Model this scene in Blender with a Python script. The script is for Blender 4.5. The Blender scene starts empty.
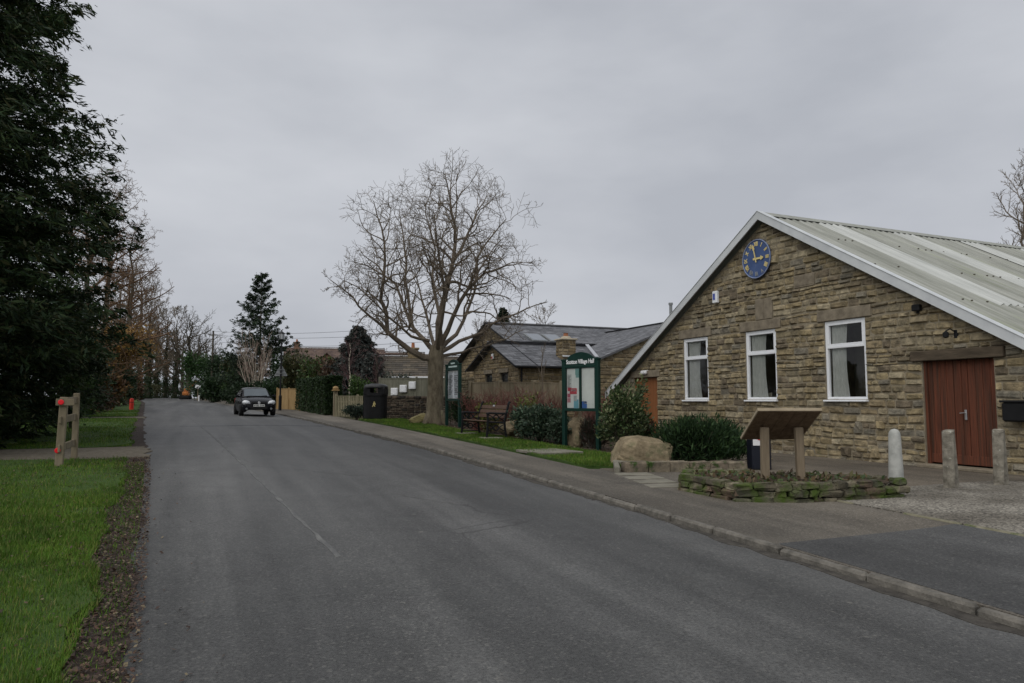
import bpy, math, random
import numpy as np
from mathutils import Vector, Matrix, geometry

SC = bpy.context.scene
COL = SC.collection
R = math.radians
PI = math.pi

# ------------------------------------------------------------------ camera, sky, sun, exposure
YAW = R(23.4)
EYE = 1.6
cam_d = bpy.data.cameras.new('camera')
cam_d.sensor_width = 36.0
cam_d.lens = 720.0 / 1024.0 * 36.0
cam_d.clip_start = 0.1
cam_d.clip_end = 2000
cam = bpy.data.objects.new('camera', cam_d)
COL.objects.link(cam)
cam.location = (0, 0, EYE)
cam.rotation_euler = (R(90) + math.atan(59 / 720.0), 0, -YAW)
SC.camera = cam

SUN_EL, SUN_AZ = R(50), R(242)
world = bpy.data.worlds.new('World')
SC.world = world
world.use_nodes = True
wn, wl = world.node_tree.nodes, world.node_tree.links
wn.clear()
w_out = wn.new('ShaderNodeOutputWorld')
w_bg = wn.new('ShaderNodeBackground')
w_bg.inputs['Strength'].default_value = 0.1
w_sky = wn.new('ShaderNodeTexSky')
w_sky.sky_type = 'NISHITA'
w_sky.sun_disc = False
w_sky.sun_elevation = SUN_EL
w_sky.sun_rotation = SUN_AZ
w_sky.air_density = 1.0
w_sky.dust_density = 4.0
w_hsv = wn.new('ShaderNodeHueSaturation')
w_hsv.inputs['Saturation'].default_value = 0.12
w_tc = wn.new('ShaderNodeTexCoord')
w_map = wn.new('ShaderNodeMapping')
w_map.inputs['Scale'].default_value = (1.0, 1.0, 2.6)
w_no = wn.new('ShaderNodeTexNoise')
w_no.inputs['Scale'].default_value = 2.3
w_no.inputs['Detail'].default_value = 5
w_no.inputs['Roughness'].default_value = 0.5
w_rmp = wn.new('ShaderNodeValToRGB')
w_rmp.color_ramp.elements[0].position = 0.3
w_rmp.color_ramp.elements[0].color = (3.48, 3.66, 4.06, 1)
w_rmp.color_ramp.elements[1].position = 0.72
w_rmp.color_ramp.elements[1].color = (4.95, 5.12, 5.48, 1)
w_mix = wn.new('ShaderNodeMixRGB')
w_mix.inputs[0].default_value = 0.93
wl.new(w_sky.outputs[0], w_hsv.inputs['Color'])
wl.new(w_tc.outputs['Generated'], w_map.inputs[0])
wl.new(w_map.outputs[0], w_no.inputs['Vector'])
wl.new(w_no.outputs['Fac'], w_rmp.inputs[0])
wl.new(w_hsv.outputs[0], w_mix.inputs[1])
wl.new(w_rmp.outputs[0], w_mix.inputs[2])
wl.new(w_mix.outputs[0], w_bg.inputs['Color'])
wl.new(w_bg.outputs[0], w_out.inputs[0])

sun_d = bpy.data.lights.new('sun', 'SUN')
sun_d.energy = 1.3
sun_d.angle = R(75)
sun_d.color = (1.0, 0.97, 0.93)
sun = bpy.data.objects.new('sun', sun_d)
COL.objects.link(sun)
_sv = Vector((math.sin(SUN_AZ) * math.cos(SUN_EL), math.cos(SUN_AZ) * math.cos(SUN_EL), math.sin(SUN_EL)))
sun.rotation_euler = _sv.to_track_quat('Z', 'Y').to_euler()

SC.view_settings.view_transform = 'Standard'
SC.view_settings.look = 'None'
SC.view_settings.exposure = 0.35
SC.view_settings.gamma = 1.0
SC.view_settings.use_curve_mapping = False
SC.render.engine = 'CYCLES'
SC.cycles.max_bounces = 6
SC.cycles.transparent_max_bounces = 12
SC.cycles.use_denoising = True

# ------------------------------------------------------------------ helpers
def rng_(s):
    return random.Random(s)

def sst(a, b, x):
    t = min(1.0, max(0.0, (x - a) / (b - a)))
    return t * t * (3 - 2 * t)

def prof(Y):
    if Y < 0:
        return .035 * Y
    if Y < 37:
        return .035 * Y - 3.4e-4 * Y * Y
    if Y < 146:
        return .8295 + .012 * (Y - 37)
    if Y < 160:
        t = Y - 146
        return .8295 + .012 * 109 + .012 * t - .0016 * t * t
    return .8295 + .012 * 109 + .012 * 14 - .0016 * 196 - .033 * (Y - 160)

def G(X, Y):
    w = sst(7, 10.5, X)
    if w <= 0:
        return prof(Y)
    pad = .30 + sst(13, 26, Y) * (prof(max(Y, 0)) - .30)
    return prof(Y) * (1 - w) + pad * w

class MB:
    def __init__(s):
        s.v, s.f, s.c, s.m = [], [], [], []
        s.col = (1, 1, 1)
        s.mi = 0
    def face(s, idx):
        s.f.append(tuple(idx)); s.c.append(s.col); s.m.append(s.mi)
    def add(s, vs, fs):
        o = len(s.v)
        s.v.extend([tuple(p) for p in vs])
        for f in fs:
            s.face([i + o for i in f])
    def box(s, c, d, rot=None, bev=0.0):
        """box centred on c with full size d, optional rotation matrix, chamfered vertical+horizontal edges"""
        hx, hy, hz = d[0] / 2, d[1] / 2, d[2] / 2
        if bev <= 0:
            vs = [(x, y, z) for z in (-hz, hz) for y in (-hy, hy) for x in (-hx, hx)]
            fs = [(0, 2, 3, 1), (4, 5, 7, 6), (0, 1, 5, 4), (2, 6, 7, 3), (0, 4, 6, 2), (1, 3, 7, 5)]
        else:
            b = min(bev, hx * .9, hy * .9, hz * .9)
            ring = lambda a, c_, z: [(-a + b, -c_, z), (a - b, -c_, z), (a, -c_ + b, z), (a, c_ - b, z),
                                     (a - b, c_, z), (-a + b, c_, z), (-a, c_ - b, z), (-a, -c_ + b, z)]
            vs = ring(hx - b * .8, hy - b * .8, -hz) + ring(hx, hy, -hz + b) + ring(hx, hy, hz - b) + ring(hx - b * .8, hy - b * .8, hz)
            fs = [tuple(range(7, -1, -1)), tuple(range(24, 32))]
            for k in range(3):
                for i in range(8):
                    j = (i + 1) % 8
                    fs.append((k * 8 + i, k * 8 + j, k * 8 + 8 + j, k * 8 + 8 + i))
        M = rot if rot is not None else Matrix.Identity(3)
        c = Vector(c)
        s.add([tuple(M @ Vector(p) + c) for p in vs], fs)
    def bar(s, a, b, w, h, up=(0, 0, 1), bev=0.0):
        a, b = Vector(a), Vector(b)
        d = (b - a); L = d.length; d.normalize()
        u = Vector(up)
        sx = d.cross(u)
        if sx.length < 1e-4:
            sx = d.cross(Vector((0, 1, 0)))
        sx.normalize(); uz = sx.cross(d)
        M = Matrix((d, sx, uz)).transposed()
        s.box((a + b) / 2, (L, w, h), M, bev)
    def tube(s, pts, rad, n=6, cap=True):
        pts = [Vector(p) for p in pts]
        if not hasattr(rad, '__len__'):
            rad = [rad] * len(pts)
        o = len(s.v)
        d = (pts[1] - pts[0]).normalized()
        ref = Vector((0, 0, 1)) if abs(d.z) < .9 else Vector((1, 0, 0))
        a = d.cross(ref).normalized()
        cs = [(math.cos(2 * PI * i / n), math.sin(2 * PI * i / n)) for i in range(n)]
        for k, p in enumerate(pts):
            if k == 0: d = pts[1] - pts[0]
            elif k == len(pts) - 1: d = pts[k] - pts[k - 1]
            else: d = pts[k + 1] - pts[k - 1]
            d = d.normalized()
            a = a - d * a.dot(d)
            if a.length < 1e-5:
                a = d.orthogonal()
            a.normalize()
            b = d.cross(a)
            r = rad[k]
            for ca, sa in cs:
                q = p + a * (ca * r) + b * (sa * r)
                s.v.append((q.x, q.y, q.z))
        for k in range(len(pts) - 1):
            for i in range(n):
                j = (i + 1) % n
                s.face((o + k * n + i, o + k * n + j, o + k * n + n + j, o + k * n + n + i))
        if cap:
            s.face([o + i for i in range(n - 1, -1, -1)])
            e = o + (len(pts) - 1) * n
            s.face([e + i for i in range(n)])
    def lathe(s, prof_, n=16, c=(0, 0, 0), axis='z'):
        o = len(s.v)
        for r, z in prof_:
            for i in range(n):
                a = 2 * PI * i / n
                x, y = r * math.cos(a), r * math.sin(a)
                p = (x, y, z) if axis == 'z' else ((z, x, y) if axis == 'x' else (x, z, y))
                s.v.append((p[0] + c[0], p[1] + c[1], p[2] + c[2]))
        m = len(prof_)
        for k in range(m - 1):
            for i in range(n):
                j = (i + 1) % n
                s.face((o + k * n + i, o + k * n + j, o + k * n + n + j, o + k * n + n + i))
        s.face([o + i for i in range(n - 1, -1, -1)])
        s.face([o + (m - 1) * n + i for i in range(n)])
    def prism(s, poly, O, U, V, N, t):
        """polygon (2D) in plane O+U*a+V*b extruded by t along N"""
        O, U, V, N = Vector(O), Vector(U), Vector(V), Vector(N)
        n = len(poly)
        vs = [O + U * a + V * b for a, b in poly] + [O + U * a + V * b + N * t for a, b in poly]
        fs = [tuple(range(n - 1, -1, -1)), tuple(range(n, 2 * n))]
        for i in range(n):
            j = (i + 1) % n
            fs.append((i, j, n + j, n + i))
        s.add(vs, fs)
    def build(s, name, mat, parent=None, smooth=False, loc=None):
        me = bpy.data.meshes.new(name)
        me.from_pydata(s.v, [], s.f)
        mats = mat if isinstance(mat, (list, tuple)) else [mat]
        for m in mats:
            me.materials.append(m)
        at = me.attributes.new('Col', 'FLOAT_COLOR', 'FACE')
        c = np.ones((len(s.c), 4), dtype=np.float32)
        if s.c:
            c[:, :3] = np.array(s.c, dtype=np.float32)
        at.data.foreach_set('color', c.ravel())
        if len(mats) > 1:
            me.polygons.foreach_set('material_index', s.m)
        if smooth:
            me.polygons.foreach_set('use_smooth', [True] * len(s.f))
        me.update()
        return link(name, me, parent, loc)

def link(name, me, parent=None, loc=None):
    o = bpy.data.objects.new(name, me)
    COL.objects.link(o)
    if parent is not None:
        o.parent = parent
    if loc is not None:
        o.location = loc
    return o

def np_mesh(name, V, k, C, mat, parent=None, loc=None, smooth=False):
    """V: (n*k,3) verts, every k consecutive verts one face; C: (n,3) colours"""
    n = len(V) // k
    me = bpy.data.meshes.new(name)
    me.vertices.add(n * k)
    me.vertices.foreach_set('co', np.ascontiguousarray(V, dtype=np.float32).ravel())
    me.loops.add(n * k)
    me.loops.foreach_set('vertex_index', np.arange(n * k, dtype=np.int32))
    me.polygons.add(n)
    me.polygons.foreach_set('loop_start', np.arange(0, n * k, k, dtype=np.int32))
    me.materials.append(mat)
    at = me.attributes.new('Col', 'FLOAT_COLOR', 'FACE')
    c = np.ones((n, 4), dtype=np.float32)
    c[:, :3] = C
    at.data.foreach_set('color', c.ravel())
    me.update(calc_edges=True)
    return link(name, me, parent, loc)

def thing(name, label, cat, loc=(0, 0, 0), rz=0, group=None):
    o = bpy.data.objects.new(name, None)
    o.empty_display_size = .2
    COL.objects.link(o)
    o.location = loc
    o.rotation_euler = (0, 0, rz)
    return tag(o, label, cat, group)

def tag(o, label, cat, group=None):
    o['label'] = label
    o['category'] = cat
    if group:
        o['group'] = group
    return o

def kind(o, k, label=None, cat=None):
    o['kind'] = k
    if label:
        o['label'] = label
    if cat:
        o['category'] = cat
    return o

def kids(o):
    return [c for c in bpy.data.objects if c.parent == o]

def dup(root, loc, rz=0, sc=1.0, label=None, group=None):
    def cp(o, parent):
        c = o.copy()
        COL.objects.link(c)
        c.parent = parent
        for ch in kids(o):
            cp(ch, c)
        return c
    r = cp(root, None)
    r.location = loc
    r.rotation_euler = (0, 0, rz)
    r.scale = sc if hasattr(sc, '__len__') else (sc, sc, sc)
    if label:
        r['label'] = label
    if group:
        r['group'] = group
    return r

# ------------------------------------------------------------------ materials
MATS = {}
def mat(name, c1, c2=None, scale=8.0, rough=.8, bump=0.0, bscale=None, spec=.3, metal=0.0, attr=False,
        world_co=False, detail=6, spots=None, transl=0.0, stretch=None, lo=.35, hi=.65, wet=None):
    """procedural material: two colours mixed by noise; attr multiplies by the per-face albedo attribute;
    spots=(colour, scale, threshold) adds patches of lichen/moss/dirt"""
    if name in MATS:
        return MATS[name]
    m = bpy.data.materials.new(name)
    m.use_nodes = True
    nt = m.node_tree
    N, L = nt.nodes, nt.links
    b = N['Principled BSDF']
    b.inputs['Roughness'].default_value = rough
    b.inputs['Specular IOR Level'].default_value = spec
    b.inputs['Metallic'].default_value = metal
    if world_co:
        co = N.new('ShaderNodeNewGeometry').outputs['Position']
    else:
        co = N.new('ShaderNodeTexCoord').outputs['Object']
    if stretch:
        mp = N.new('ShaderNodeMapping')
        mp.inputs['Scale'].default_value = stretch
        L.new(co, mp.inputs[0]); co = mp.outputs[0]
    no = N.new('ShaderNodeTexNoise')
    no.inputs['Scale'].default_value = scale
    no.inputs['Detail'].default_value = detail
    no.inputs['Roughness'].default_value = .65
    L.new(co, no.inputs['Vector'])
    rp = N.new('ShaderNodeValToRGB')
    rp.color_ramp.elements[0].position = lo
    rp.color_ramp.elements[1].position = hi
    rp.color_ramp.elements[0].color = (*c1, 1)
    rp.color_ramp.elements[1].color = (*(c2 or c1), 1)
    L.new(no.outputs['Fac'], rp.inputs[0])
    out = rp.outputs[0]
    if attr:
        a = N.new('ShaderNodeAttribute'); a.attribute_name = 'Col'
        mx = N.new('ShaderNodeMixRGB'); mx.blend_type = 'MULTIPLY'; mx.inputs[0].default_value = 1
        L.new(out, mx.inputs[1]); L.new(a.outputs['Color'], mx.inputs[2]); out = mx.outputs[0]
    for sp in (spots or []):
        n2 = N.new('ShaderNodeTexNoise')
        n2.inputs['Scale'].default_value = sp[1]; n2.inputs['Detail'].default_value = 8; n2.inputs['Roughness'].default_value = .7
        L.new(co, n2.inputs['Vector'])
        r2 = N.new('ShaderNodeValToRGB')
        r2.color_ramp.elements[0].position = sp[2]
        r2.color_ramp.elements[1].position = min(1, sp[2] + (sp[3] if len(sp) > 3 else .08))
        L.new(n2.outputs['Fac'], r2.inputs[0])
        mx = N.new('ShaderNodeMixRGB')
        L.new(r2.outputs[0], mx.inputs[0]); L.new(out, mx.inputs[1]); mx.inputs[2].default_value = (*sp[0], 1)
        out = mx.outputs[0]
    L.new(out, b.inputs['Base Color'])
    if bump:
        n3 = N.new('ShaderNodeTexNoise')
        n3.inputs['Scale'].default_value = bscale or scale * 6
        n3.inputs['Detail'].default_value = 6
        L.new(co, n3.inputs['Vector'])
        bp = N.new('ShaderNodeBump')
        bp.inputs['Strength'].default_value = bump
        bp.inputs['Distance'].default_value = .02
        L.new(n3.outputs['Fac'], bp.inputs['Height'])
        L.new(bp.outputs[0], b.inputs['Normal'])
    if transl:
        t = N.new('ShaderNodeBsdfTranslucent')
        L.new(out, t.inputs['Color'])
        ms = N.new('ShaderNodeMixShader'); ms.inputs[0].default_value = transl
        L.new(b.outputs[0], ms.inputs[1]); L.new(t.outputs[0], ms.inputs[2])
        L.new(ms.outputs[0], N['Material Output'].inputs[0])
    MATS[name] = m
    return m

def glass_mat(name, tint=(.75, .8, .8), through=.75):
    m = bpy.data.materials.new(name); m.use_nodes = True
    N, L = m.node_tree.nodes, m.node_tree.links
    N.remove(N['Principled BSDF'])
    tr = N.new('ShaderNodeBsdfTransparent'); tr.inputs[0].default_value = (*tint, 1)
    gl = N.new('ShaderNodeBsdfGlossy'); gl.inputs['Roughness'].default_value = .02
    gl.inputs['Color'].default_value = (.9, .9, .9, 1)
    fr = N.new('ShaderNodeFresnel'); fr.inputs['IOR'].default_value = 1.5
    ad = N.new('ShaderNodeMath'); ad.operation = 'MULTIPLY_ADD'
    ad.inputs[1].default_value = .9; ad.inputs[2].default_value = .0
    L.new(fr.outputs[0], ad.inputs[0])
    mx = N.new('ShaderNodeMixShader')
    L.new(ad.outputs[0], mx.inputs[0]); L.new(tr.outputs[0], mx.inputs[1]); L.new(gl.outputs[0], mx.inputs[2])
    L.new(mx.outputs[0], N['Material Output'].inputs[0])
    return m

M_stone = mat('sandstone', (.55, .55, .53), (1.22, 1.19, 1.12), 7, .92, 1.0, 28, attr=True,
              spots=[((.060, .052, .038), 4.5, .58, .14), ((.10, .11, .05), 2.2, .62, .15)])
M_mortar = mat('lime_mortar', (.20, .17, .12), (.29, .25, .18), 6, .95, .6, 60)
M_drystone = mat('dark_field_stone', (.55, .55, .55), (1.2, 1.15, 1.1), 7, .95, .9, 40, attr=True,
                 spots=[((.035, .07, .012), 4.0, .54, .1)])
M_darkstone = mat('blackened_stone', (.5, .5, .5), (1.2, 1.15, 1.1), 7, .95, .9, 40, attr=True)
M_lintel = mat('dressed_stone', (.15, .125, .09), (.26, .22, .16), 5, .9, .4, 50)
M_upvc = mat('white_plastic', (.74, .76, .78), (.80, .81, .82), 3, .35)
M_glass = glass_mat('window_glass', (.95, .97, .96))
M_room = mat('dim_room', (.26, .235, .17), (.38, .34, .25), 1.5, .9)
M_curtain = mat('pale_curtain', (.70, .71, .67), (.82, .82, .78), 6, .9, transl=.2)
M_door = mat('stained_door_wood', (.058, .020, .011), (.185, .056, .027), 2.6, .75, .4, 20, stretch=(9, 9, .45), lo=.28, hi=.72, spots=[((.040, .024, .015), 1.2, .44, .25)])
M_odoor = mat('orange_door_wood', (.20, .075, .025), (.28, .115, .045), 3, .5, .2, 20, stretch=(6, 6, .5))
M_chrome = mat('brushed_metal', (.55, .55, .55), (.65, .65, .65), 8, .35, metal=.8)
M_sheet = mat('weathered_roof_sheet', (.20, .205, .175), (.36, .365, .325), 1.6, .6, .1, 30, stretch=(5, .22, .22),
              spots=[((.24, .27, .16), 1.1, .54, .2)])
M_rooflight = mat('pale_roof_sheet', (.36, .37, .345), (.52, .53, .50), 2, .5, stretch=(5, .22, .22))
M_flash = mat('grey_metal_flashing', (.50, .52, .53), (.60, .62, .62), 2, .45, .05, 20)
M_black = mat('black_metal', (.007, .0075, .008), (.012, .012, .013), 6, .55, spec=.25)
M_slate = mat('roof_slate', (.75, .75, .75), (1.2, 1.2, 1.2), 5, .7, .3, 40, attr=True)
M_green = mat('dark_green_paint', (.004, .026, .019), (.006, .032, .024), 5, .45, spec=.3)
M_paper = mat('paper', (.9, .9, .9), (1, 1, 1), 4, .8, attr=True)
M_white = mat('white_paint', (.75, .76, .76), (.82, .82, .82), 5, .5)
M_bark = mat('grey_brown_bark', (.085, .068, .045), (.19, .16, .11), 7, .95, .8, 30, stretch=(1, 1, .4),
             spots=[((.085, .10, .04), 3, .58, .12)])
M_twig = mat('twig_bark', (.105, .084, .062), (.19, .155, .115), 3, .95)
M_darkbark = mat('dark_bark', (.045, .038, .028), (.10, .085, .06), 5, .95, .6, 20, stretch=(1, 1, .4))
M_brownbark = mat('russet_bark', (.10, .06, .035), (.17, .105, .06), 5, .95)
M_palebark = mat('pale_birch_bark', (.42, .37, .29), (.62, .56, .46), 4, .85)
M_redstem = mat('red_dogwood_stem', (.085, .030, .026), (.16, .060, .048), 4, .8)
M_leaf = mat('leaf', (.8, .8, .8), (1.2, 1.2, 1.1), 3, .55, attr=True, transl=.22, spec=.35)
M_needle = mat('conifer_needles', (.7, .7, .7), (1.25, 1.25, 1.15), 1.2, .7, attr=True, transl=.12, spec=.25)
M_grassblade = mat('grass_blades', (.72, .78, .66), (1.50, 1.45, 1.2), 1.3, .7, attr=True, transl=.25, spec=.25, world_co=True)
M_fencewood = mat('weathered_fence_wood', (.15, .125, .08), (.26, .215, .145), 4, .9, .4, 25, stretch=(1, 1, .25),
                  spots=[((.10, .12, .05), 2.5, .6, .15)])
M_tanwood = mat('new_tan_timber', (.27, .175, .075), (.37, .25, .115), 4, .8, .3, 25, stretch=(1, 1, .3))
M_panelwood = mat('grey_brown_timber', (.105, .068, .040), (.19, .13, .08), 4, .85, .3, 25, stretch=(3, 3, .3))
M_benchwood = mat('brown_bench_slat', (.075, .042, .028), (.13, .078, .052), 5, .6, .3, 30, stretch=(4, .4, 4))
M_concrete = mat('pale_concrete', (.30, .305, .28), (.46, .46, .425), 5, .9, .4, 50, spots=[((.20, .20, .155), 3.5, .56, .16)])
M_rough_post = mat('rough_stone_post', (.12, .108, .085), (.29, .265, .215), 9, .95, .9, 35, spots=[((.45, .45, .38), 14, .62, .06), ((.07, .085, .03), 5, .6, .1)])
M_boulder = mat('buff_boulder', (.135, .105, .062), (.29, .23, .145), 3.2, .95, 1.0, 14, spots=[((.085, .095, .045), 2.2, .52, .16), ((.36, .31, .22), 5, .66, .08)])
M_lichen = mat('lichened_rock', (.14, .12, .06), (.24, .205, .09), 4, .95, .8, 20)
M_red = mat('red_reflector', (.75, .012, .02), (.85, .02, .03), 4, .3)
M_redpost = mat('red_plastic', (.60, .035, .02), (.70, .05, .03), 4, .4)
M_blue = mat('blue_clock_enamel', (.048, .082, .195), (.065, .11, .245), 2.5, .5, spots=[((.15, .18, .28), 3, .60, .2)])
M_gold = mat('gold_paint', (.62, .50, .20), (.72, .60, .28), 5, .45)
M_fadegold = mat('faded_gold_paint', (.22, .24, .26), (.30, .30, .28), 5, .5)
M_steelgrey = mat('galvanised_grey', (.20, .21, .21), (.28, .29, .29), 5, .5, metal=.4)
M_brick = mat('orange_brick', (.85, .85, .85), (1.15, 1.1, 1.1), 8, .9, attr=True)
M_carpaint = mat('black_car_paint', (.004, .004, .006), (.006, .006, .008), 5, .25, spec=.2)
M_tyre = mat('tyre_rubber', (.012, .012, .012), (.02, .02, .02), 8, .9)
M_carglass = mat('car_glass', (.02, .025, .028), (.025, .03, .032), 3, .06, spec=.9)
M_lamp = mat('headlight_lens', (.65, .68, .70), (.8, .82, .85), 12, .1, spec=.8)
M_orange = mat('orange_machine_paint', (.50, .16, .04), (.60, .22, .06), 4, .6)
M_soil = mat('garden_soil', (.030, .022, .014), (.075, .052, .032), 6, .95, .9, 30, world_co=True,
             spots=[((.12, .07, .035), 12, .62, .06)])
M_plum = mat('navy_plastic', (.007, .009, .016), (.010, .012, .02), 6, .5)

# ------------------------------------------------------------------ ground sheets
def interp(tab, Y):
    if Y <= tab[0][0]:
        return tab[0][1]
    for (a, x), (b, y) in zip(tab, tab[1:]):
        if Y <= b:
            return x + (y - x) * (Y - a) / (b - a)
    return tab[-1][1]

ROAD_L = [(-14, -.12), (4.3, -.26), (7.9, -.44), (12.5, -.68), (17.8, -1.0), (25.6, -1.52), (40.7, -2.5), (80.5, -4.9), (120, -8.2), (150, -11.5), (190, -17)]
ROAD_R = [(-14, 5.18), (11, 5.15), (15, 5.06), (19, 4.95), (25.7, 4.62), (38.9, 4.2), (59.5, 2.95), (87, 1.45), (120, -.8), (150, -3.8), (190, -9)]
rl = lambda Y: interp(ROAD_L, Y)
rr = lambda Y: interp(ROAD_R, Y)

def sheet(name, fl, fr, ys, nx, hf, m, jl=0.0, jr=0.0, seed=1, k='structure'):
    rg = rng_(seed)
    mb = MB()
    for Y in ys:
        a, b = fl(Y) + rg.uniform(-jl, jl), fr(Y) + rg.uniform(-jr, jr)
        for i in range(nx + 1):
            X = a + (b - a) * i / nx
            mb.v.append((X, Y, hf(X, Y)))
    w = nx + 1
    for j in range(len(ys) - 1):
        for i in range(nx):
            mb.face((j * w + i, j * w + i + 1, j * w + w + i + 1, j * w + w + i))
    per = [i for i in range(w)] + [j * w + nx for j in range(1, len(ys))] + [(len(ys) - 1) * w + i for i in range(nx - 1, -1, -1)] + [j * w for j in range(len(ys) - 2, 0, -1)]
    o_ = len(mb.v)
    for i in per:
        v = mb.v[i]; mb.v.append((v[0], v[1], v[2] - .14))
    for q in range(len(per)):
        q2 = (q + 1) % len(per)
        mb.face((per[q], o_ + q, o_ + q2, per[q2]))
    o = mb.build(name, m, None, False)
    if k:
        o['kind'] = k
    return o

def steps(a, b, s0, s1=None):
    out = [a]; y = a
    while y < b - 1e-6:
        t = max(0, (y - a) / (b - a))
        y = min(b, y + (s0 if s1 is None else s0 + (s1 - s0) * t))
        out.append(y)
    return out

M_ground = mat('rough_ground', (.035, .045, .014), (.070, .060, .030), .6, .95, .5, 12, world_co=True,
               spots=[((.045, .03, .018), .5, .55, .15)])
# base ground: one big sheet reaching beyond everything visible
mb = MB()
xs = [-400, -250, -150, -90, -60, -40, -30, -22, -16, -12, -9, -7, -5, -3, -1.5, 0, 1.5, 3, 4.5, 6] + [6.5 + .5 * i for i in range(10)] + [12, 14, 17, 21, 26, 32, 40, 55, 80, 120, 200, 400]
ys = [-60, -30, -15] + [-10 + 2 * i for i in range(5)] + [1 * i for i in range(38)] + [40 + 4 * i for i in range(26)] + [142, 146, 150, 154, 158, 162, 170, 180, 200, 240, 300, 400]
for Y in ys:
    for X in xs:
        mb.v.append((X, Y, G(X, Y) - .13))
for j in range(len(ys) - 1):
    for i in range(len(xs) - 1):
        w = len(xs)
        mb.face((j * w + i, j * w + i + 1, j * w + w + i + 1, j * w + w + i))
kind(mb.build('ground', M_ground, None, True), 'structure')

# asphalt: speckled, stained lengthwise, with a pale worn aggregate
def asphalt(name, c1, c2, fleck, patch, stretch=(1.0, .12, 1), rough=.60):
    m = bpy.data.materials.new(name); m.use_nodes = True
    N, L = m.node_tree.nodes, m.node_tree.links
    b = N['Principled BSDF']; b.inputs['Roughness'].default_value = rough; b.inputs['Specular IOR Level'].default_value = .35
    co = N.new('ShaderNodeNewGeometry').outputs['Position']
    mp = N.new('ShaderNodeMapping'); mp.inputs['Scale'].default_value = stretch; L.new(co, mp.inputs[0])
    def noise(vec, sc, det, ro=.6):
        n = N.new('ShaderNodeTexNoise'); n.inputs['Scale'].default_value = sc; n.inputs['Detail'].default_value = det
        n.inputs['Roughness'].default_value = ro; L.new(vec, n.inputs['Vector']); return n.outputs['Fac']
    def ramp(f, a, b_, ca, cb):
        r = N.new('ShaderNodeValToRGB'); r.color_ramp.elements[0].position = a; r.color_ramp.elements[1].position = b_
        r.color_ramp.elements[0].color = (*ca, 1); r.color_ramp.elements[1].color = (*cb, 1); L.new(f, r.inputs[0]); return r.outputs[0]
    def mix(a, b_, f=None, mode='MIX', fac=1.0):
        x = N.new('ShaderNodeMixRGB'); x.blend_type = mode; x.inputs[0].default_value = fac
        if f is not None: L.new(f, x.inputs[0])
        for s, v in ((1, a), (2, b_)):
            if isinstance(v, tuple): x.inputs[s].default_value = (*v, 1)
            else: L.new(v, x.inputs[s])
        return x.outputs[0]
    base = ramp(noise(mp.outputs[0], .55, 6), .36, .66, c1, c2)
    base = mix(base, ramp(noise(co, 1.4, 8, .7), .35, .7, (.82, .82, .82), (1.15, 1.15, 1.15)), None, 'MULTIPLY')
    base = mix(base, ramp(noise(co, 42, 4, .85), .34, .68, (.50, .50, .50), (1.52, 1.52, 1.5)), None, 'MULTIPLY')
    vo = N.new('ShaderNodeTexVoronoi'); vo.inputs['Scale'].default_value = 60; L.new(co, vo.inputs['Vector'])
    vr = N.new('ShaderNodeSeparateColor'); L.new(vo.outputs['Color'], vr.inputs[0])
    base = mix(base, fleck, ramp(vr.outputs[0], .93, .96, (0, 0, 0), (.4, .4, .4)))
    base = mix(base, patch, ramp(noise(co, .9, 8, .7), .62, .72, (0, 0, 0), (.5, .5, .5)))
    mp2 = N.new('ShaderNodeMapping'); mp2.inputs['Scale'].default_value = (1.15, .05, 1); L.new(co, mp2.inputs[0])
    base = mix(base, ramp(noise(mp2.outputs[0], 1.0, 3), .40, .60, (.74, .74, .735), (1.22, 1.215, 1.20)), None, 'MULTIPLY')
    wob = N.new('ShaderNodeTexNoise'); wob.inputs['Scale'].default_value = 1.3; wob.inputs['Detail'].default_value = 6; L.new(co, wob.inputs['Vector'])
    wm = N.new('ShaderNodeMixRGB'); wm.blend_type = 'LINEAR_LIGHT'; wm.inputs[0].default_value = .22; L.new(co, wm.inputs[1]); L.new(wob.outputs['Color'], wm.inputs[2])
    vc = N.new('ShaderNodeTexVoronoi'); vc.feature = 'DISTANCE_TO_EDGE'; vc.inputs['Scale'].default_value = .36; L.new(wm.outputs[0], vc.inputs['Vector'])
    crack = ramp(vc.outputs['Distance'], .0015, .006, (1, 1, 1), (0, 0, 0))
    gate = ramp(noise(co, .45, 2), .50, .60, (0, 0, 0), (.75, .75, .75))
    base = mix(base, (.028, .027, .025), mix(crack, gate, None, 'MULTIPLY'))
    base = mix(base, (.20, .19, .165), ramp(noise(co, 7.0, 2), .735, .77, (0, 0, 0), (.45, .45, .45)))
    L.new(base, b.inputs['Base Color'])
    bp = N.new('ShaderNodeBump'); bp.inputs['Strength'].default_value = .5; bp.inputs['Distance'].default_value = .01
    L.new(noise(co, 90, 3), bp.inputs['Height']); L.new(bp.outputs[0], b.inputs['Normal'])
    return m

M_road = asphalt('road_asphalt', (.055, .055, .0535), (.100, .0995, .097), (.17, .165, .15), (.074, .066, .056))
M_pave = asphalt('pavement_tarmac', (.098, .086, .070), (.150, .133, .110), (.26, .24, .21), (.075, .070, .055), stretch=(1, .4, 1), rough=.85)
M_drive = asphalt('driveway_tarmac', (.060, .060, .060), (.088, .088, .087), (.17, .165, .15), (.075, .072, .065), stretch=(1, 1, 1), rough=.85)
M_fore = asphalt('forecourt_tarmac', (.098, .082, .063), (.145, .122, .094), (.24, .22, .18), (.07, .075, .05), stretch=(1, 1, 1), rough=.9)

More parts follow.
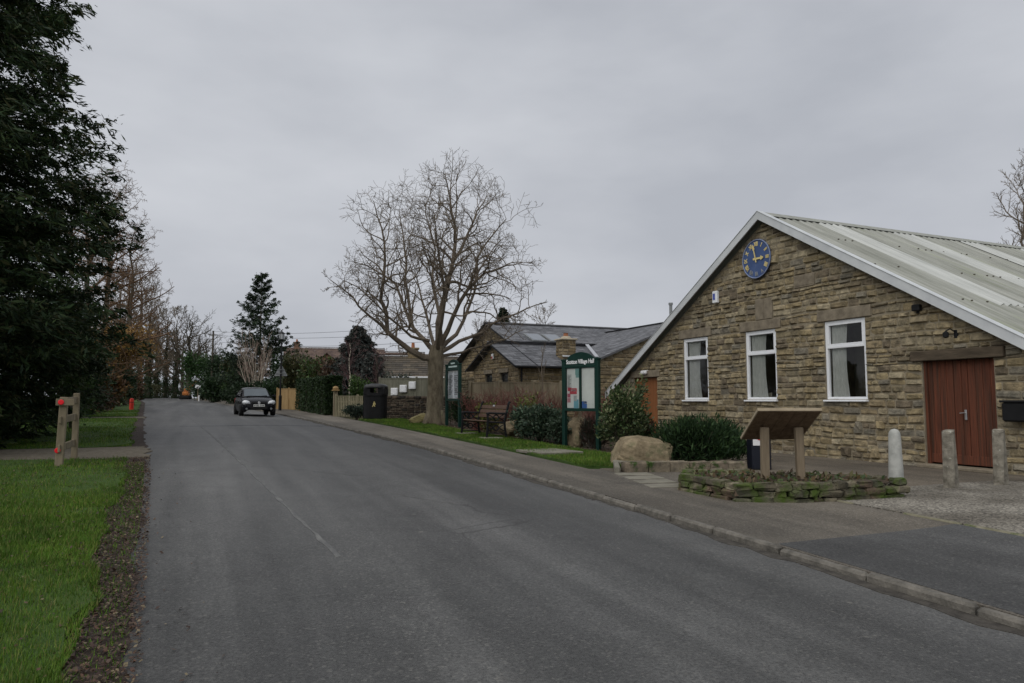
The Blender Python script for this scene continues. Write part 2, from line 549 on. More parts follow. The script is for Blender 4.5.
ROADH = lambda X, Y: G(X, Y) - .062 * sst(rr(Y) - 2.6, rr(Y) - .05, X)
sheet('road', lambda Y: rl(Y) - .3, lambda Y: rr(Y) + .02, steps(-14, 30, .5) + steps(30.5, 190, 1, 4)[0:], 16, ROADH, M_road, jl=.03)

# faded centre seam, long worn paint
M_seam = mat('worn_white_line', (.095, .095, .094), (.165, .165, .155), 9, .8, world_co=True, stretch=(1, .35, 1), lo=.42, hi=.66)
CL = [(5.5, 1.22), (7.7, 1.12), (9.7, 1.01), (17.3, .62), (37.1, -.45), (69, -2.3)]
sheet('road_centre_line', lambda Y: interp(CL, Y) - .022, lambda Y: interp(CL, Y) + .022, steps(6.6, 60, .25), 1, lambda X, Y: ROADH(X, Y) + .004, M_seam, .018, .018, 5)
# a reinstated trench patch across the far lane
M_patch = asphalt('trench_patch', (.045, .046, .048), (.065, .066, .068), (.15, .15, .15), (.045, .04, .036))
sheet('road_patch', lambda Y: -.6, lambda Y: 4.4, steps(27.5, 28.0, .25), 10, lambda X, Y: ROADH(X, Y) + .004, M_patch, 0, 0, 6)

# kerb: a row of separate stone blocks, set 0.1 m above the channel
M_kerb = mat('kerb_stone', (.075, .070, .060), (.185, .170, .145), 6, .9, .5, 40, world_co=True, spots=[((.06, .05, .04), 4, .6, .15)])
rg = rng_(11)
mb = MB()
y = -6.0
while y < 120:
    L = rg.uniform(.75, 1.0)
    a = Vector((rr(y) + .06, y + .012, G(rr(y), y) - .105 + .002))
    b = Vector((rr(y + L) + .06, y + L - .012, G(rr(y + L), y + L) - .105 + .002))
    dx, dz = rg.uniform(-.014, .014), rg.uniform(-.012, .006)
    a.x += dx; b.x += dx + rg.uniform(-.01, .01); a.z += dz; b.z += dz
    mb.bar(a, b, .095, .22, bev=.022)
    y += L
kind(mb.build('kerb', M_kerb), 'structure')
# channel grit and leaf dirt along the kerb foot
M_grit = mat('gutter_grit', (.036, .032, .027), (.080, .072, .06), 9, .95, .6, 40, world_co=True)
rgw = rng_(12)
sheet('gutter', lambda Y: rr(Y) - .05 - .10 * abs(math.sin(Y * 1.3) * math.sin(Y * .37)), lambda Y: rr(Y) + .0, steps(3, 40, .2), 1, lambda X, Y: ROADH(X, Y) + .005, M_grit, .05, 0, 12)

VR_IN = 6.45
def pave_r(Y):
    if Y < 10.9: return 7.93
    if Y < 11.6: return 7.93 + (6.6 - 7.93) * (Y - 10.9) / .7
    if Y < 33: return 6.55 - .018 * (Y - 11.6)
    return interp([(33, 6.2), (40, 6.2), (50, 5.6), (60, 5.2), (90, 3.6), (120, 1.2)], Y)
sheet('pavement', lambda Y: rr(Y) + .10, pave_r, steps(-10, 40, .3) + steps(40.5, 120, 1.5), 8, lambda X, Y: G(X, Y), M_pave)
sheet('driveway', lambda Y: 5.30, lambda Y: 7.91, steps(-8, 5.62, .4), 8, lambda X, Y: G(X, Y) + .004 + 0 * X, M_drive, 0, .0, 13)
# forecourt in front of the hall (Y>7.6) and gravel (Y<7.6)
sheet('forecourt', lambda Y: 7.90 if Y < 10.9 else 6.75, lambda Y: 13.4, steps(7.5, 11.6, .3) , 14, lambda X, Y: G(X, Y) + .003, M_fore, .02, 0, 14)
sheet('forecourt', lambda Y: 9.4, lambda Y: 13.4, steps(11.6, 15, .4), 8, lambda X, Y: G(X, Y) + .003, M_fore, .05, 0, 15)

def gravel_mat():
    m = bpy.data.materials.new('gravel'); m.use_nodes = True
    N, L = m.node_tree.nodes, m.node_tree.links
    b = N['Principled BSDF']; b.inputs['Roughness'].default_value = .95
    co = N.new('ShaderNodeNewGeometry').outputs['Position']
    v = N.new('ShaderNodeTexVoronoi'); v.inputs['Scale'].default_value = 42; L.new(co, v.inputs['Vector'])
    sc = N.new('ShaderNodeSeparateColor'); L.new(v.outputs['Color'], sc.inputs[0])
    r = N.new('ShaderNodeValToRGB')
    r.color_ramp.elements[0].color = (.08, .073, .063, 1); r.color_ramp.elements[1].color = (.33, .31, .27, 1)
    L.new(sc.outputs[0], r.inputs[0])
    n = N.new('ShaderNodeTexNoise'); n.inputs['Scale'].default_value = 1.1; n.inputs['Detail'].default_value = 7; L.new(co, n.inputs['Vector'])
    r2 = N.new('ShaderNodeValToRGB'); r2.color_ramp.elements[0].position = .35; r2.color_ramp.elements[1].position = .62
    r2.color_ramp.elements[0].color = (.55, .52, .47, 1); r2.color_ramp.elements[1].color = (1.1, 1.08, 1.03, 1); L.new(n.outputs['Fac'], r2.inputs[0])
    mx = N.new('ShaderNodeMixRGB'); mx.blend_type = 'MULTIPLY'; mx.inputs[0].default_value = 1
    L.new(r.outputs[0], mx.inputs[1]); L.new(r2.outputs[0], mx.inputs[2]); L.new(mx.outputs[0], b.inputs['Base Color'])
    bp = N.new('ShaderNodeBump'); bp.inputs['Strength'].default_value = .9; bp.inputs['Distance'].default_value = .02; bp.invert = True
    L.new(v.outputs['Distance'], bp.inputs['Height']); L.new(bp.outputs[0], b.inputs['Normal'])
    return m
M_gravel = gravel_mat()
def grav_r(Y):
    return 13.2 if Y < 7.0 else 13.2 - (Y - 7.0) * 3.0
sheet('gravel_area', lambda Y: 7.97, lambda Y: 12.1 + .4 * math.sin(Y * 2.1), steps(-8, 7.75, .25), 14, lambda X, Y: G(X, Y) + .008, M_gravel, .03, .12, 16)
sheet('forecourt', lambda Y: 12.0, lambda Y: 13.4, steps(-8, 7.5, .4), 4, lambda X, Y: G(X, Y) + .003, M_fore, 0, 0, 17)
# pale mossy edging stones at the back of the pavement
M_edge = mat('edging_stone', (.11, .105, .06), (.24, .22, .16), 5, .95, .5, 40, world_co=True, spots=[((.06, .085, .025), 3, .54, .1)])
rg = rng_(18)
mb = MB(); y = -3.0
while y < 7.15:
    L = rg.uniform(.5, .9)
    if rg.random() < .85:
        mb.bar((7.94 + rg.uniform(-.01, .01), y + .02, G(7.94, y) - .02), (7.94, y + L, G(7.94, y + L) - .02), .07, .075, bev=.015)
    y += L + .02
kind(mb.build('edging', M_edge), 'structure')

# verges
M_lawn = mat('turf', (.030, .060, .010), (.055, .10, .018), 2.2, .95, .8, 60, world_co=True,
             spots=[((.055, .045, .022), 1.7, .60, .12)])
M_dirt = mat('leafy_dirt', (.024, .017, .013), (.060, .044, .034), 5, .95, .9, 45, world_co=True,
             spots=[((.10, .06, .04), 11, .60, .06), ((.16, .13, .10), 16, .70, .03)])
M_track = mat('gravel_track', (.105, .09, .066), (.19, .165, .125), 8, .95, .7, 60, world_co=True, spots=[((.05, .04, .03), 2, .6, .1)])
def vl(Y):
    return rl(Y) - (.40 + .05 * math.sin(Y * .9) + .04 * math.sin(Y * 2.7 + 1) + .02 * math.sin(Y * 7.3))
gaps = [(15.9, 18.6), (35.5, 37.6)]
ysl = steps(-10, 24, .07) + steps(24.3, 60, .3) + steps(60.5, 150, 1.5)
sheet('dirt_strip', lambda Y: rl(Y) - 1.3, lambda Y: rl(Y) - .05 + .05 * math.sin(Y * 1.9) * math.sin(Y * .6) + .02 * math.sin(Y * 5.1), ysl, 6, lambda X, Y: G(X, Y) + .006, M_dirt, 0, .016, 21)
for i, (a, b) in enumerate([(-10, 15.9), (18.6, 35.5), (37.6, 150)]):
    sheet('grass_verge', lambda Y: -26, lambda Y: vl(Y) - (1.2 * sst(.5, 0, min(abs(Y - a), abs(Y - b))) * .4), steps(a, b, .12, .3 if b < 100 else 2.5), 24,
          lambda X, Y: G(X, Y) + .03 + .02 * math.sin(X * 1.3) * math.sin(Y * .9), M_lawn, 0, .03, 22 + i)
for i, (a, b) in enumerate(gaps):
    sheet('gravel_track', lambda Y: -14, lambda Y: rl(Y) + .0, steps(a, b, .3), 12, lambda X, Y: G(X, Y) + .02, M_track, 0, .1, 26 + i)
def vr_in(Y):
    return .045 * math.sin(Y * 1.13 + .6) * math.sin(Y * 2.9) + 6.62 - .018 * (Y - 11.6) + (.9 * max(0, 1 - (Y - 11.25) / .5) if Y < 11.75 else 0) + .02 * math.sin(Y * 3.1)
def vr_out(Y):
    return interp([(11.2, 7.0), (11.8, 7.9), (14, 8.5), (19, 8.15), (24, 7.9), (31, 8.2)], Y)
sheet('grass_verge', vr_in, vr_out, steps(11.2, 31, .2), 8, lambda X, Y: G(X, Y) + .035, M_lawn, .025, .06, 30)
sheet('planting_bed', lambda Y: vr_out(Y) - .1 if Y > 11.8 else 8.9, lambda Y: 13.1 if Y > 15 else (9.9 + .5 * (Y - 11.4) if Y < 13 else 10.7), steps(11.4, 40, .5), 10,
      lambda X, Y: G(X, Y) + .02, M_soil, .04, .1, 31)
# flat paving stones let into the verge
M_flag = mat('flagstone', (.15, .14, .11), (.24, .225, .18), 3, .9, .3, 50, world_co=True)
def slab(cx, cy, w, l, rz, lab):
    mb = MB()
    mb.box((0, 0, .03), (w, l, .06), None, .01)
    o = mb.build('paving_slab', M_flag, None, loc=(cx, cy, G(cx, cy) + .01))
    o.rotation_euler = (0, 0, rz)
    tag(o, lab, 'paving slab', 'stone slabs in the right grass verge')
slab(7.12, 14.4, 1.0, 1.25, R(4), 'square flagstone in grass in front of the large green notice board')
slab(7.35, 18.45, .55, .5, 0, 'small pale slab under the right hand bench end')
slab(7.35, 20.45, .55, .5, 0, 'small pale slab under the left hand bench end')
# triangular cut end stone of the verge
mb = MB()
mb.bar((6.75, 10.95, G(6.75, 10.95) + .04), (7.2, 11.75, G(7.2, 11.75) + .06), .10, .14, bev=.02)
mb.bar((7.2, 11.75, G(7.2, 11.75) + .06), (7.35, 11.15, G(7.35, 11.15) + .06), .10, .14, bev=.02)
tag(mb.build('edging_stone', M_flag), 'pale angled edging stones at the near tip of the right grass verge', 'edging stone')
# pale paved strip between the pavement and the low stone edging
mb = MB(); rg = rng_(33)
for i in range(4):
    y0 = 9.35 + .46 * i
    mb.box((6.62 + .10 * i, y0, G(6.6, y0) - .004), (.62, .45, .02), Matrix.Rotation(R(-14), 3, 'Z'), .004)
kind(mb.build('paved_strip', M_flag), 'structure')

# ------------------------------------------------------------------ grass blades, fallen leaves
nr = np.random.default_rng(7)
def blades(name, pts, hmin, hmax, cols, label, w=.006):
    n = len(pts)
    th = nr.uniform(0, 2 * PI, n); ln = nr.uniform(hmin, hmax, n) * nr.uniform(.5, 1, n) * (1 + .2 * np.sin(pts[:, 0] * 5.1 + 2 * np.sin(pts[:, 1] * 1.7)) * np.sin(pts[:, 1] * 4.3 + pts[:, 0] * 2.2)); lean = nr.uniform(.1, .9, n)
    d = np.stack([np.cos(th), np.sin(th), np.zeros(n)], 1); s = np.stack([-np.sin(th), np.cos(th), np.zeros(n)], 1)
    ww = w * (1 + .06 * np.abs(pts[:, 1:2]))
    tip = pts + d * (ln * lean)[:, None]; tip[:, 2] += ln * np.sqrt(1 - .7 * lean ** 2)
    V = np.empty((n * 3, 3)); V[0::3] = pts - s * ww / 2; V[1::3] = pts + s * ww / 2; V[2::3] = tip
    cols = np.array(cols); C = cols[nr.integers(0, len(cols), n)] * nr.uniform(.7, 1.25, (n, 1))
    o = np_mesh(name, V, 3, C, M_grassblade)
    kind(o, 'stuff', label, 'grass')
def gpts(n, y0, y1, fl, fr, off, pw=1.0, gap=()):
    Y = y0 + (y1 - y0) * nr.random(n) ** pw; t = nr.random(n)
    a = np.array([fl(y) for y in Y]); b = np.array([fr(y) for y in Y])
    X = a + (b - a) * t
    keep = np.ones(n, bool)
    for (g0, g1) in gap:
        keep &= ~((Y > g0) & (Y < g1))
    keep &= ~((np.sin(X * 2.3 + 1.7 * np.sin(Y * .9)) * np.sin(Y * 1.9 + X) > .86) & (nr.random(n) < .75))
    X, Y = X[keep], Y[keep]
    Z = np.array([G(x, y) for x, y in zip(X, Y)]) + off
    return np.stack([X, Y, Z], 1)
GC = [(.055, .120, .012), (.075, .155, .016), (.095, .165, .022), (.065, .135, .018), (.16, .16, .055), (.040, .095, .012), (.105, .165, .028)]
P1 = gpts(230000, 2.8, 12, lambda y: -1.0 - .42 * y, lambda y: vl(y) + .06, .02, 1.2)
P2 = gpts(110000, 12, 50, lambda y: -1.0 - .28 * y, lambda y: vl(y) + .06, .02, 1.3, gaps)
blades('verge_grass', np.concatenate([P1, P2]), .035, .095, GC, 'short green grass on the left verge beside the road')
Pz = gpts(5000, 3, 15, lambda y: vl(y) - .05, lambda y: rl(y) - .06, .015, 1.0)
blades('verge_grass', Pz, .02, .06, GC[:4], 'sparse grass growing through the leafy dirt at the left road edge')
P3 = gpts(70000, 11.2, 31, vr_in, vr_out, .03, 1.2)
blades('verge_grass', P3, .035, .095, GC, 'short green grass on the right verge in front of bench and notice boards')

def litter(name, pts, size, cols, label):
    n = len(pts)
    th = nr.uniform(0, 2 * PI, n); tl = nr.normal(0, .35, (n, 2)); L = size * nr.uniform(.4, 1.2, n)
    d = np.stack([np.cos(th), np.sin(th), tl[:, 0]], 1); s = np.stack([-np.sin(th), np.cos(th), tl[:, 1]], 1)
    V = np.empty((n * 4, 3)); l = L[:, None]
    V[0::4] = pts - d * l * .5; V[1::4] = pts + s * l * .32; V[2::4] = pts + d * l * .5; V[3::4] = pts - s * l * .32
    cols = np.array(cols); C = cols[nr.integers(0, len(cols), n)] * nr.uniform(.6, 1.3, (n, 1))
    kind(np_mesh(name, V, 4, C, M_leaf), 'stuff', label, 'leaves')
LC = [(.075, .045, .032), (.055, .034, .026), (.11, .07, .045), (.045, .03, .024), (.065, .038, .032), (.20, .16, .10), (.10, .052, .034)]
Pd = gpts(10500, 3.2, 16, lambda y: vl(y) - .10, lambda y: rl(y) + .03, .03, 1.3)
Pe = gpts(1200, 3.2, 16, lambda y: vl(y) - 1.6, lambda y: vl(y), .06, 1.0)
Pf = gpts(90, 4, 14, lambda y: rl(y), lambda y: rl(y) + .45, .012, 1.0)
litter('fallen_leaves', np.concatenate([Pd, Pe, Pf]), .033, LC, 'brown fallen leaves along the left road edge')
Pg = gpts(1300, 4, 30, lambda y: rr(y) - .14, lambda y: rr(y), -.07, 1.0)
litter('fallen_leaves', Pg, .05, LC, 'brown leaf scraps in the gutter along the right kerb')
Ph = gpts(5000, 12, 34, lambda y: vr_out(y), lambda y: 11.5, .04, 1.0)
litter('fallen_leaves', Ph, .07, LC, 'brown leaves lying on the soil under the right hand shrubs')

# ------------------------------------------------------------------ stone walling from separate stones
PAL_HALL = [(.285, .235, .150), (.265, .215, .130), (.31, .26, .175), (.235, .19, .12), (.28, .24, .165), (.205, .17, .115), (.30, .245, .15), (.33, .285, .20), (.255, .215, .14), (.17, .14, .10), (.22, .20, .16)]
PAL_BUNG = [(.24, .19, .115), (.20, .155, .09), (.28, .225, .145), (.18, .14, .09), (.23, .175, .10)]
PAL_DARK = [(.06, .048, .038), (.085, .065, .05), (.045, .04, .035), (.10, .08, .06)]
PAL_BED = [(.11, .10, .07), (.15, .135, .095), (.20, .18, .13), (.12, .09, .065), (.09, .09, .06)]

def stones(mb, O, U, N, w0, w1, z0, z1, rg, pal, ch=(.10, .18), sl=(.20, .50), dep=(.012, .05), lim=None, openings=(), gap=.007, wob=False, jump=0.0):
    O, U, N = Vector(O), Vector(U).normalized(), Vector(N).normalized()
    brk = sorted(set([o[2] for o in openings] + [o[3] for o in openings] + [z1]))
    z = z0
    while z < z1 - .03:
        h = rg.uniform(*ch)
        for b in brk:
            if z < b - .005 and z + h > b - .06:
                h = b - z; break
        if h < .035:
            z += h; continue
        iv = [(w0, w1)]
        if lim:
            a, b = lim(z + h * .75)
            iv = [(max(w0, a), min(w1, b))]
        for (a, b, c, d) in openings:
            if c < z + h - .01 and d > z + .01:
                nv = []
                for (p, q) in iv:
                    if b <= p or a >= q: nv.append((p, q)); continue
                    if a > p: nv.append((p, a))
                    if b < q: nv.append((b, q))
                iv = nv
        for (p, q) in iv:
            if q - p < .08: continue
            s = p
            while s < q - .02:
                L = rg.uniform(*sl) * (1.25 if h > .15 else 1)
                if q - (s + L) < .12: L = q - s
                if L < .06: break
                hi = z + h - gap / 2
                if jump and rg.random() < jump and L < .34 and not any(a - .4 < s < b + .05 and c - .3 < z + h < d + .1 for (a, b, c, d) in openings) and (not lim or (lim(hi + .12)[0] < s and lim(hi + .12)[1] > s + L)):
                    stone(mb, O, U, N, s + gap / 2, s + L - gap / 2, z + gap / 2, hi + rg.uniform(.05, .11), rg, pal, (dep[0] + .028, dep[1] + .022), wob)
                else:
                    stone(mb, O, U, N, s + gap / 2, s + L - gap / 2, z + gap / 2, hi, rg, pal, dep, wob)
                s += L
        z += h

def stone(mb, O, U, N, a, b, c, d, rg, pal, dep, wob=False):
    base = rg.choice(pal); k = rg.uniform(.80, 1.20)
    mb.col = (base[0] * k, base[1] * k, base[2] * k)
    D = rg.uniform(*dep)
    e = min(.035, (b - a) * .2, (d - c) * .25)
    tx, tz = rg.uniform(-.012, .012), rg.uniform(-.018, .010)
    xs = [a, a + e, (a + b) / 2 + rg.uniform(-.2, .2) * (b - a), b - e, b]
    zs = [c, c + e, d - e, d]
    o = len(mb.v)
    for j, zz in enumerate(zs):
        for i, xx in enumerate(xs):
            edge = i in (0, 4) or j in (0, 3)
            if edge:
                y = 0.0
                x2 = xx + (rg.uniform(0, .012) * (1 if i == 0 else -1 if i == 4 else 0))
                z2 = zz + (rg.uniform(0, .010) * (1 if j == 0 else -1 if j == 3 else 0))
                if i in (0, 4) and j in (0, 3):
                    x2 += .010 * (1 if i == 0 else -1); z2 += .008 * (1 if j == 0 else -1)
            else:
                u = (xx - a) / (b - a) - .5; w = (zz - c) / (d - c) - .5
                y = D + tx * u * 2 + tz * w * 2 + rg.uniform(-.3, .3) * D
                x2, z2 = xx + rg.uniform(-.01, .01), zz + rg.uniform(-.006, .006)
            p = O + U * x2 + N * y
            z2 += .010 * math.sin(1.9 * x2 + 2.3 * z2) + .007 * math.sin(5.3 * x2 + 4.1 * z2) if wob else 0
            mb.v.append((p.x, p.y, p.z + z2))
    for j in range(3):
        for i in range(4):
            mb.face((o + j * 5 + i, o + j * 5 + i + 1, o + j * 5 + 6 + i, o + j * 5 + 5 + i))

def flat_wall(mb, outer, holes, O, U, N, back):
    """wall face polygon (2D s,z) with rectangular holes, plus reveal sides going back"""
    O, U, N = Vector(O), Vector(U), Vector(N)
    loops = [[Vector((s, z, 0)) for s, z in outer]] + [[Vector((a, c, 0)), Vector((a, d, 0)), Vector((b, d, 0)), Vector((b, c, 0))] for a, b, c, d in holes]
    flat = [p for l in loops for p in l]
    tris = geometry.tessellate_polygon(loops)
    P = lambda s, z, y=0: tuple(O + U * s + N * y + Vector((0, 0, z)))
    mb.add([P(p.x, p.y) for p in flat], tris)
    for a, b, c, d in holes:
        q = [(a, c), (b, c), (b, d), (a, d)]
        vs = [P(*t) for t in q] + [P(*t, -back) for t in q]
        mb.add(vs, [(0, 1, 5, 4), (1, 2, 6, 5), (2, 3, 7, 6), (3, 0, 4, 7)])

def slates(mb, O, U, S, N, nrow, rowlen, ufn, wid, rg, pal, thick=.012):
    """lapped roof courses: O eave corner, U along eave, S up slope; ufn(row)->(u0,u1)"""
    O, U, S, N = Vector(O), Vector(U), Vector(S), Vector(N)
    for k in range(nrow):
        u0, u1 = ufn(k)
        if u1 - u0 < .05: continue
        n = max(1, int((u1 - u0) / wid))
        off = (k % 2) * .5 * wid
        edges = sorted(set([u0, u1] + [u0 + off + wid * i for i in range(1, n) if u0 + off + wid * i < u1 - .02]))
        for a, b in zip(edges, edges[1:]):
            t = thick * rg.uniform(.7, 1.5); g = .004
            base = rg.choice(pal); q = rg.uniform(.8, 1.2); mb.col = tuple(x * q for x in base)
            vs = [O + U * (a + g) + S * (k * rowlen) + N * t, O + U * (b - g) + S * (k * rowlen) + N * t,
                  O + U * (b - g) + S * ((k + 1) * rowlen + .01) + N * .002, O + U * (a + g) + S * ((k + 1) * rowlen + .01) + N * .002,
                  O + U * (a + g) + S * (k * rowlen), O + U * (b - g) + S * (k * rowlen)]
            mb.add(vs, [(0, 1, 2, 3), (4, 5, 1, 0), (5, 2, 1), (4, 0, 3)])

# ------------------------------------------------------------------ village hall
HX = 13.2
H_A, H_Z = 14.12, 6.23          # apex Y, height of wall apex
H_S = .596                     # roof pitch (tan)
H_Y0, H_Y1 = 6.75, 21.49         # eaves
HB = .18                       # wall foot
HD = 21.0                      # depth of the hall
def hall_lim(z):
    w = (H_Z - .02 - z) / H_S
    return (max(H_Y0, H_A - w), min(H_Y1, H_A + w))
hall = thing('village_hall', 'rugged buff stone village hall with a big pale sheet roof and street facing gable', 'building', (HX, H_A, HB))
ho = Vector((HX, H_A, HB))
def HL(v):                     # world -> hall local
    return (v[0] - HX, v[1] - H_A, v[2] - HB)
WIN = [(16.50, 17.62, 1.62, 3.42, 'left'), (13.86, 14.96, 1.62, 3.40, 'mid'), (11.22, 12.33, 1.62, 3.41, 'right')]
DOOR = (8.50, 9.92, .36, 2.38)
ODOOR = (19.0, 20.33, .36, 2.34)
holes = [(a, b, c, d) for a, b, c, d, _ in WIN] + [DOOR, ODOOR]
lint = [(a - .18, b + .18, d, d + .26) for a, b, c, d, _ in WIN] + [(8.28, 10.12, 2.38, 2.58), (18.85, 20.5, 2.34, 2.56)]
plaq = [(13.93, 14.55, 3.66, 4.22), (12.55, 13.2, 4.30, 4.62)]
mbw = MB(); mbw.mi = 1; mbw.col = (1, 1, 1)
e = H_Z - H_S * (H_A - H_Y0)
flat_wall(mbw, [(H_Y0, HB - .3), (H_Y1, HB - .3), (H_Y1, H_Z - H_S * (H_Y1 - H_A)), (H_A, H_Z), (H_Y0, e)], holes, HL((HX, 0, 0)), (0, 1, 0), (-1, 0, 0), .22)
# side and back walls
for yy in (H_Y0, H_Y1):
    zt = H_Z - H_S * abs(yy - H_A)
    mbw.add([HL((HX, yy, HB - .3)), HL((HX + HD, yy, HB - .3)), HL((HX + HD, yy, zt)), HL((HX, yy, zt))], [(0, 1, 2, 3)])
mbw.add([HL((HX + HD, H_Y0, HB - .3)), HL((HX + HD, H_Y1, HB - .3)), HL((HX + HD, H_Y1, H_Z - H_S * (H_Y1 - H_A))), HL((HX + HD, H_A, H_Z)), HL((HX + HD, H_Y0, e))], [(0, 1, 2, 3, 4)])
mbw.mi = 0
stones(mbw, HL((HX, 0, 0)), (0, 1, 0), (-1, 0, 0), H_Y0, H_Y1, HB - .05, H_Z - .05, rng_(41), PAL_HALL, (.10, .185), (.15, .40), (.006, .055),
       hall_lim, holes + lint + plaq, wob=True, jump=.09)
mbw.build('wall', [M_stone, M_mortar], hall)
for a, b, c, d in lint[:3] + lint[4:]:
    mbl = MB(); mbl.box(HL((HX + .03, (a + b) / 2, (c + d) / 2)), (.14, b - a, d - c - .012), None, .01)
    mbl.build('lintel', M_lintel, hall)
mbl = MB(); a, b, c, d = lint[3]
mbl.box(HL((HX - .0, (a + b) / 2, (c + d) / 2)), (.16, b - a, d - c), None, .012)
mbl.build('door_beam', mat('dark_old_timber', (.055, .042, .028), (.11, .085, .058), 4, .9, .5, 20, stretch=(3, .5, 3)), hall)
for nm, (a, b, c, d) in zip(('plain_stone_panel', 'date_stone'), plaq):
    mbl = MB(); mbl.box(HL((HX + .03, (a + b) / 2, (c + d) / 2)), (.11, b - a - .02, d - c - .02), None, .008)
    if nm == 'date_stone':
        mbl.box(HL((HX - .027, (a + b) / 2, (c + d) / 2)), (.012, b - a - .12, d - c - .10), None, .004)
    else:
        mbl.box(HL((HX - .027, (a + b) / 2, (c + d) / 2)), (.012, .012, d - c - .03))
    mbl.build(nm, M_lintel, hall)
for (a, b, c, d, nm) in WIN:
    wc = HL((HX, (a + b) / 2, (c + d) / 2)); w, h = b - a, d - c
    win = bpy.data.objects.new('window', None); COL.objects.link(win)
    win.parent = hall; win.location = wc
    f = MB(); t = .062; x = .06
    f.box((x, 0, h / 2 - t / 2), (.09, w, t), None, .008); f.box((x, 0, -h / 2 + t / 2), (.09, w, t), None, .008)
    tr = h / 2 - h * .335
    f.box((x - .004, 0, tr), (.098, w - 2 * t, t), None, .008)
    for s in (-1, 1):
        f.box((x, s * (w / 2 - t / 2), 0), (.09, t, h - 2 * t), None, .008)
    # opening top light with its own sash
    zt0, zt1 = tr + t / 2, h / 2 - t
    for zz in (zt0 + .02, zt1 - .02):
        f.box((x - .012, 0, zz), (.07, w - 2 * t, .045), None, .006)
    for s in (-1, 1):
        f.box((x - .012, s * (w / 2 - t - .0225), (zt0 + zt1) / 2), (.07, .045, zt1 - zt0 - .085), None, .006)
    f.build('frame', M_upvc, win)
    g = MB(); gw_, gh_ = w / 2 - t + .005, h / 2 - t + .005; g.add([(x + .012, gw_, -gh_), (x + .012, -gw_, -gh_), (x + .012, -gw_, gh_), (x + .012, gw_, gh_)], [(0, 1, 2, 3)]); g.build('pane', M_glass, win)
    s_ = MB(); s_.box((-.02, 0, -h / 2 - .028), (.17, w + .05, .042), None, .012); s_.build('sill', M_upvc, win)
    # curtain drawn to the far side
    cu = MB(); n = 34; far = w / 2 - .07; wid = w * (.50 if nm != 'right' else .40)
    for j in range(9):
        tt = j / 8
        ww = wid * (1 - .10 * math.sin(PI * (1 - tt)) + (.12 if tt < .3 else .0) * (0.3 - tt))
        for i in range(n + 1):
            q = i / n
            cu.v.append((.135 + .028 * math.sin(q * 34 + .6 * math.sin(tt * 3)) * (.6 + .4 * tt), far - ww * q, -h / 2 + .03 + (h - .1) * tt))
    for j in range(8):
        for i in range(n):
            cu.face((j * (n + 1) + i, j * (n + 1) + i + 1, (j + 1) * (n + 1) + i + 1, (j + 1) * (n + 1) + i))
    cu.build('curtain', M_curtain, win, True)
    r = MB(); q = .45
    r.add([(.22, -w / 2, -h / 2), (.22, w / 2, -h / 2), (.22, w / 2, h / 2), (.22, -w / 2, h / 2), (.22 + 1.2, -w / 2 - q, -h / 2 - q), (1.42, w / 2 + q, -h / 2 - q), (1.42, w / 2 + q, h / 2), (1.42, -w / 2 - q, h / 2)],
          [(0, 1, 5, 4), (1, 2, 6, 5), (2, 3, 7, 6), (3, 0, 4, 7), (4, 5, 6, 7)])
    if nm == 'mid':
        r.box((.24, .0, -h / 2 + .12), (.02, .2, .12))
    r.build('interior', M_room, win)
def plank_door(name, a, b, c, d, m, leaves, par, label=None):
    dr = MB(); w = b - a; h = d - c; o = HL((HX + .12, (a + b) / 2, (c + d) / 2))
    np_ = 5 * leaves
    for i in range(np_):
        yy = -w / 2 + (i + .5) * w / np_
        k = .8 + .35 * ((i * 37) % 11) / 11
        dr.col = (k, k, k)
        dr.box((0, yy, .02), (.05, w / np_ - .006 - (.012 if leaves == 2 and i in (4, 5) else 0), h - .05), None, .006)
    dr.col = (.9, .9, .9)
    if leaves == 2:
        for s in (-1, 1):
            dr.box((-.032, s * w / 4, -h / 2 + .12), (.02, w / 2 - .02, .17), None, .004)
        dr.box((-.034, .0, .0), (.025, .05, h - .06), None, .004)
    for s in (-1, 1):
        dr.box((-.03, s * (w / 2 - .03), 0), (.10, .06, h - .01), None, .006)
    ob = dr.build(name, m, par, loc=o)
    if label: ob['label'] = label
    return ob, o
dd, o = plank_door('double_door', *DOOR, M_door, 2, hall, 'red brown boarded double door with silver lever handle')
hm = MB(); hm.box((-.052, -.09, -.04), (.012, .045, .19), None, .004); hm.tube([(-.06, -.09, .0), (-.09, -.09, .0), (-.09, -.0, -.01)], .010, 8)
hm.build('handle', M_chrome, dd)
plank_door('side_door', *ODOOR, M_odoor, 1, hall, 'orange brown boarded single door')
st = MB(); st.box(HL((HX - .08, (DOOR[0] + DOOR[1]) / 2, .33)), (.34, 1.5, .07), None, .015); st.build('door_step', M_lintel, hall)

